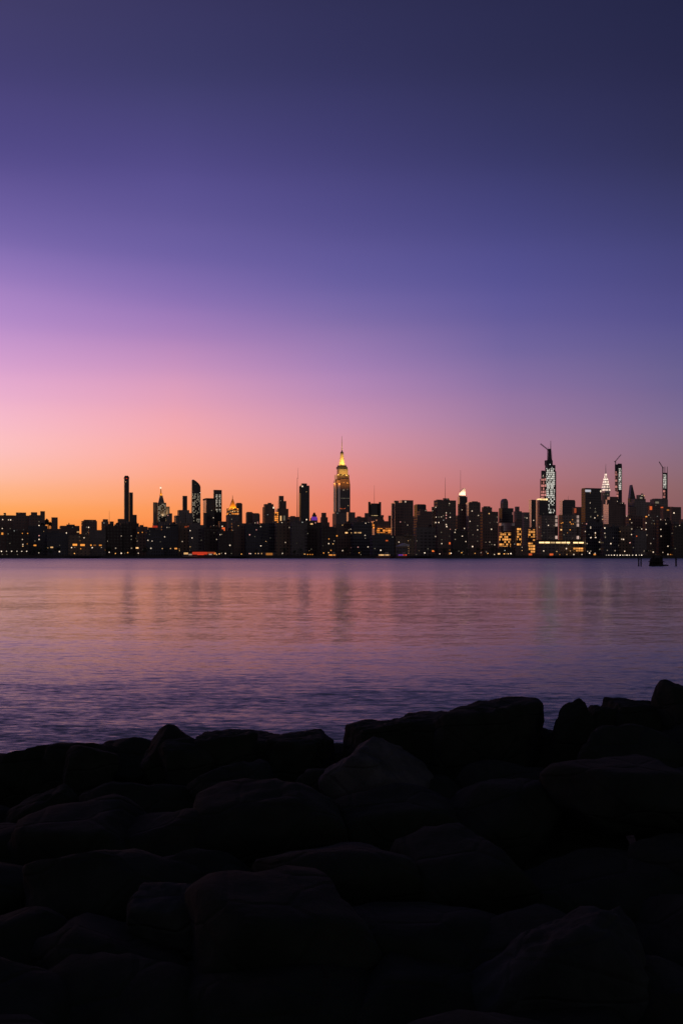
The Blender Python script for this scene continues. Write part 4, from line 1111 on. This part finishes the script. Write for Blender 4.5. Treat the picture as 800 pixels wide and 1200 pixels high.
# ================================================================= sky
w = bpy.data.worlds.new('World'); sc.world = w; w.use_nodes = True
nt = w.node_tree; bg = nt.nodes['Background']
tc = N(nt, 'ShaderNodeTexCoord'); sp = N(nt, 'ShaderNodeSeparateXYZ'); nt.links.new(tc.outputs['Generated'], sp.inputs[0])
hyp = math_node(nt, 'SQRT', math_node(nt, 'ADD', math_node(nt, 'MULTIPLY', sp.outputs[0], sp.outputs[0]), math_node(nt, 'MULTIPLY', sp.outputs[1], sp.outputs[1])))
el = math_node(nt, 'ARCTAN2', sp.outputs[2], hyp)                # radians
az = math_node(nt, 'ARCTAN2', sp.outputs[0], sp.outputs[1])      # 0 towards the skyline, negative to the left
elf = math_node(nt, 'DIVIDE', el, R(45))
def el_of(y, phi): return math.degrees(math.atan((HY-y)/F*math.cos(R(phi))))/45
cols = [   # (azimuth, [(photo row, sRGB)])
 (-100, [(649, (110, 84, 108)), (560, (92, 72, 110)), (450, (64, 56, 98)), (200, (42, 42, 80)), (0, (36, 38, 70))]),
 (-42, [(649, (255, 134, 40)), (605, (255, 158, 66)), (560, (255, 182, 120)), (520, (255, 190, 165)), (480, (250, 186, 192)), (430, (230, 172, 204)), (370, (190, 148, 200)), (300, (146, 120, 182)), (200, (94, 82, 146)), (100, (70, 62, 118)), (0, (62, 56, 106))]),
 (-19.8, [(649, (252, 134, 44)), (610, (254, 158, 78)), (590, (255, 172, 110)), (565, (254, 184, 152)), (535, (253, 191, 184)), (505, (250, 189, 197)), (470, (238, 178, 204)), (435, (220, 164, 206)), (385, (188, 144, 202)), (335, (160, 127, 192)), (285, (126, 106, 174)), (200, (92, 81, 145)), (100, (72, 66, 120)), (0, (64, 60, 104))]),
 (-9.9, [(649, (248, 122, 52)), (610, (252, 144, 80)), (590, (252, 154, 100)), (560, (252, 164, 134)), (520, (248, 170, 166)), (480, (234, 164, 182)), (440, (210, 152, 190)), (400, (178, 134, 188)), (360, (148, 118, 182)), (310, (118, 101, 168)), (260, (100, 89, 154)), (200, (84, 76, 138)), (100, (64, 62, 110)), (0, (56, 54, 96))]),
 (0, [(649, (222, 106, 76)), (605, (229, 124, 98)), (575, (229, 134, 120)), (540, (224, 146, 148)), (505, (212, 149, 172)), (470, (192, 141, 180)), (435, (170, 131, 182)), (385, (138, 114, 172)), (340, (110, 98, 162)), (280, (90, 83, 146)), (200, (72, 68, 124)), (100, (56, 55, 100)), (0, (48, 48, 86))]),
 (9.9, [(649, (168, 92, 84)), (605, (178, 104, 98)), (570, (180, 114, 118)), (540, (176, 122, 140)), (500, (162, 122, 156)), (460, (144, 115, 162)), (420, (122, 105, 160)), (380, (104, 94, 155)), (340, (90, 85, 149)), (280, (76, 74, 134)), (200, (60, 60, 110)), (100, (48, 49, 88)), (0, (42, 43, 78))]),
 (19.8, [(649, (128, 86, 88)), (605, (136, 92, 94)), (560, (140, 103, 112)), (504, (130, 108, 141)), (460, (114, 100, 145)), (430, (104, 95, 144)), (380, (88, 83, 140)), (340, (78, 75, 132)), (280, (66, 66, 118)), (200, (52, 53, 94)), (100, (42, 43, 78)), (0, (36, 38, 70))]),
 (55, [(649, (92, 74, 84)), (560, (94, 80, 96)), (450, (80, 74, 104)), (300, (60, 58, 90)), (0, (34, 36, 60))]),
 (110, [(649, (108, 100, 100)), (450, (112, 100, 104)), (250, (86, 80, 92)), (0, (44, 44, 60))]),  # out of view, brightened to light the fronts and rocks
]
prev = None
for i, (a, st) in enumerate(cols):
    cr = N(nt, 'ShaderNodeValToRGB'); e = cr.color_ramp; e.interpolation = 'CARDINAL'
    phi = max(-20, min(20, a))
    pts = [(max(0, el_of(y, phi)), srgb(c)) for y, c in st] + [(1.0, srgb(tuple(v*.86 for v in st[-1][1])))]
    e.elements[0].position = pts[0][0]; e.elements[0].color = (*pts[0][1], 1)
    e.elements[1].position = 1; e.elements[1].color = (*pts[-1][1], 1)
    for p_, c in pts[1:-1]:
        q = e.elements.new(p_); q.color = (*c, 1)
    nt.links.new(elf, cr.inputs[0])
    if prev is None: prev = cr.outputs[0]
    else:
        a0 = cols[i-1][0]
        mr = N(nt, 'ShaderNodeMapRange', interpolation_type='LINEAR' if abs(a) <= 20 and abs(a0) <= 20 else 'SMOOTHSTEP', inp={'From Min': R(a0), 'From Max': R(a)})
        nt.links.new(az, mr.inputs[0])
        mx = N(nt, 'ShaderNodeMix', data_type='RGBA')
        nt.links.new(mr.outputs[0], mx.inputs[0]); nt.links.new(prev, mx.inputs[6]); nt.links.new(cr.outputs[0], mx.inputs[7]); prev = mx.outputs[2]
# unseen sky behind the viewer, a plain grey raised to light fronts and rocks
nt.links.new(prev, bg.inputs[0]); bg.inputs[1].default_value = 1.0
back = math_node(nt, 'LESS_THAN', az, R(-100))
mr = N(nt, 'ShaderNodeMapRange', interpolation_type='SMOOTHSTEP', inp={'From Min': R(-100), 'From Max': R(-160)})
nt.links.new(az, mr.inputs[0])
mx = N(nt, 'ShaderNodeMix', data_type='RGBA'); nt.links.new(mr.outputs[0], mx.inputs[0]); nt.links.new(prev, mx.inputs[6])
mx.inputs[7].default_value = (*srgb((88, 80, 88)), 1)
nt.links.new(mx.outputs[2], bg.inputs[0])
# faint physical twilight on top
sky = N(nt, 'ShaderNodeTexSky', sky_type='NISHITA', sun_disc=False, sun_elevation=R(-3), sun_rotation=R(-38))
bg2 = N(nt, 'ShaderNodeBackground'); nt.links.new(sky.outputs[0], bg2.inputs[0]); bg2.inputs[1].default_value = .004
ad = N(nt, 'ShaderNodeAddShader'); nt.links.new(bg.outputs[0], ad.inputs[0]); nt.links.new(bg2.outputs[0], ad.inputs[1])
nt.links.new(ad.outputs[0], nt.nodes['World Output'].inputs[0])

# ================================================================= camera
cam = bpy.data.cameras.new('camera'); co = bpy.data.objects.new('camera', cam); C.objects.link(co)
co.location = (0, 0, CZ); co.rotation_euler = (R(90), 0, 0)
cam.sensor_fit = 'VERTICAL'; cam.sensor_height = 36; cam.lens = 36*F/1200
cam.shift_y = (HY-600)/1200
cam.clip_start = .1; cam.clip_end = 100000
sc.camera = co
vs = sc.view_settings; vs.view_transform = 'Standard'; vs.look = 'None'; vs.exposure = 0; vs.gamma = 1; vs.use_curve_mapping = False
sc.cycles.max_bounces = 5; sc.cycles.diffuse_bounces = 2; sc.cycles.glossy_bounces = 4
sc.cycles.sample_clamp_indirect = 4
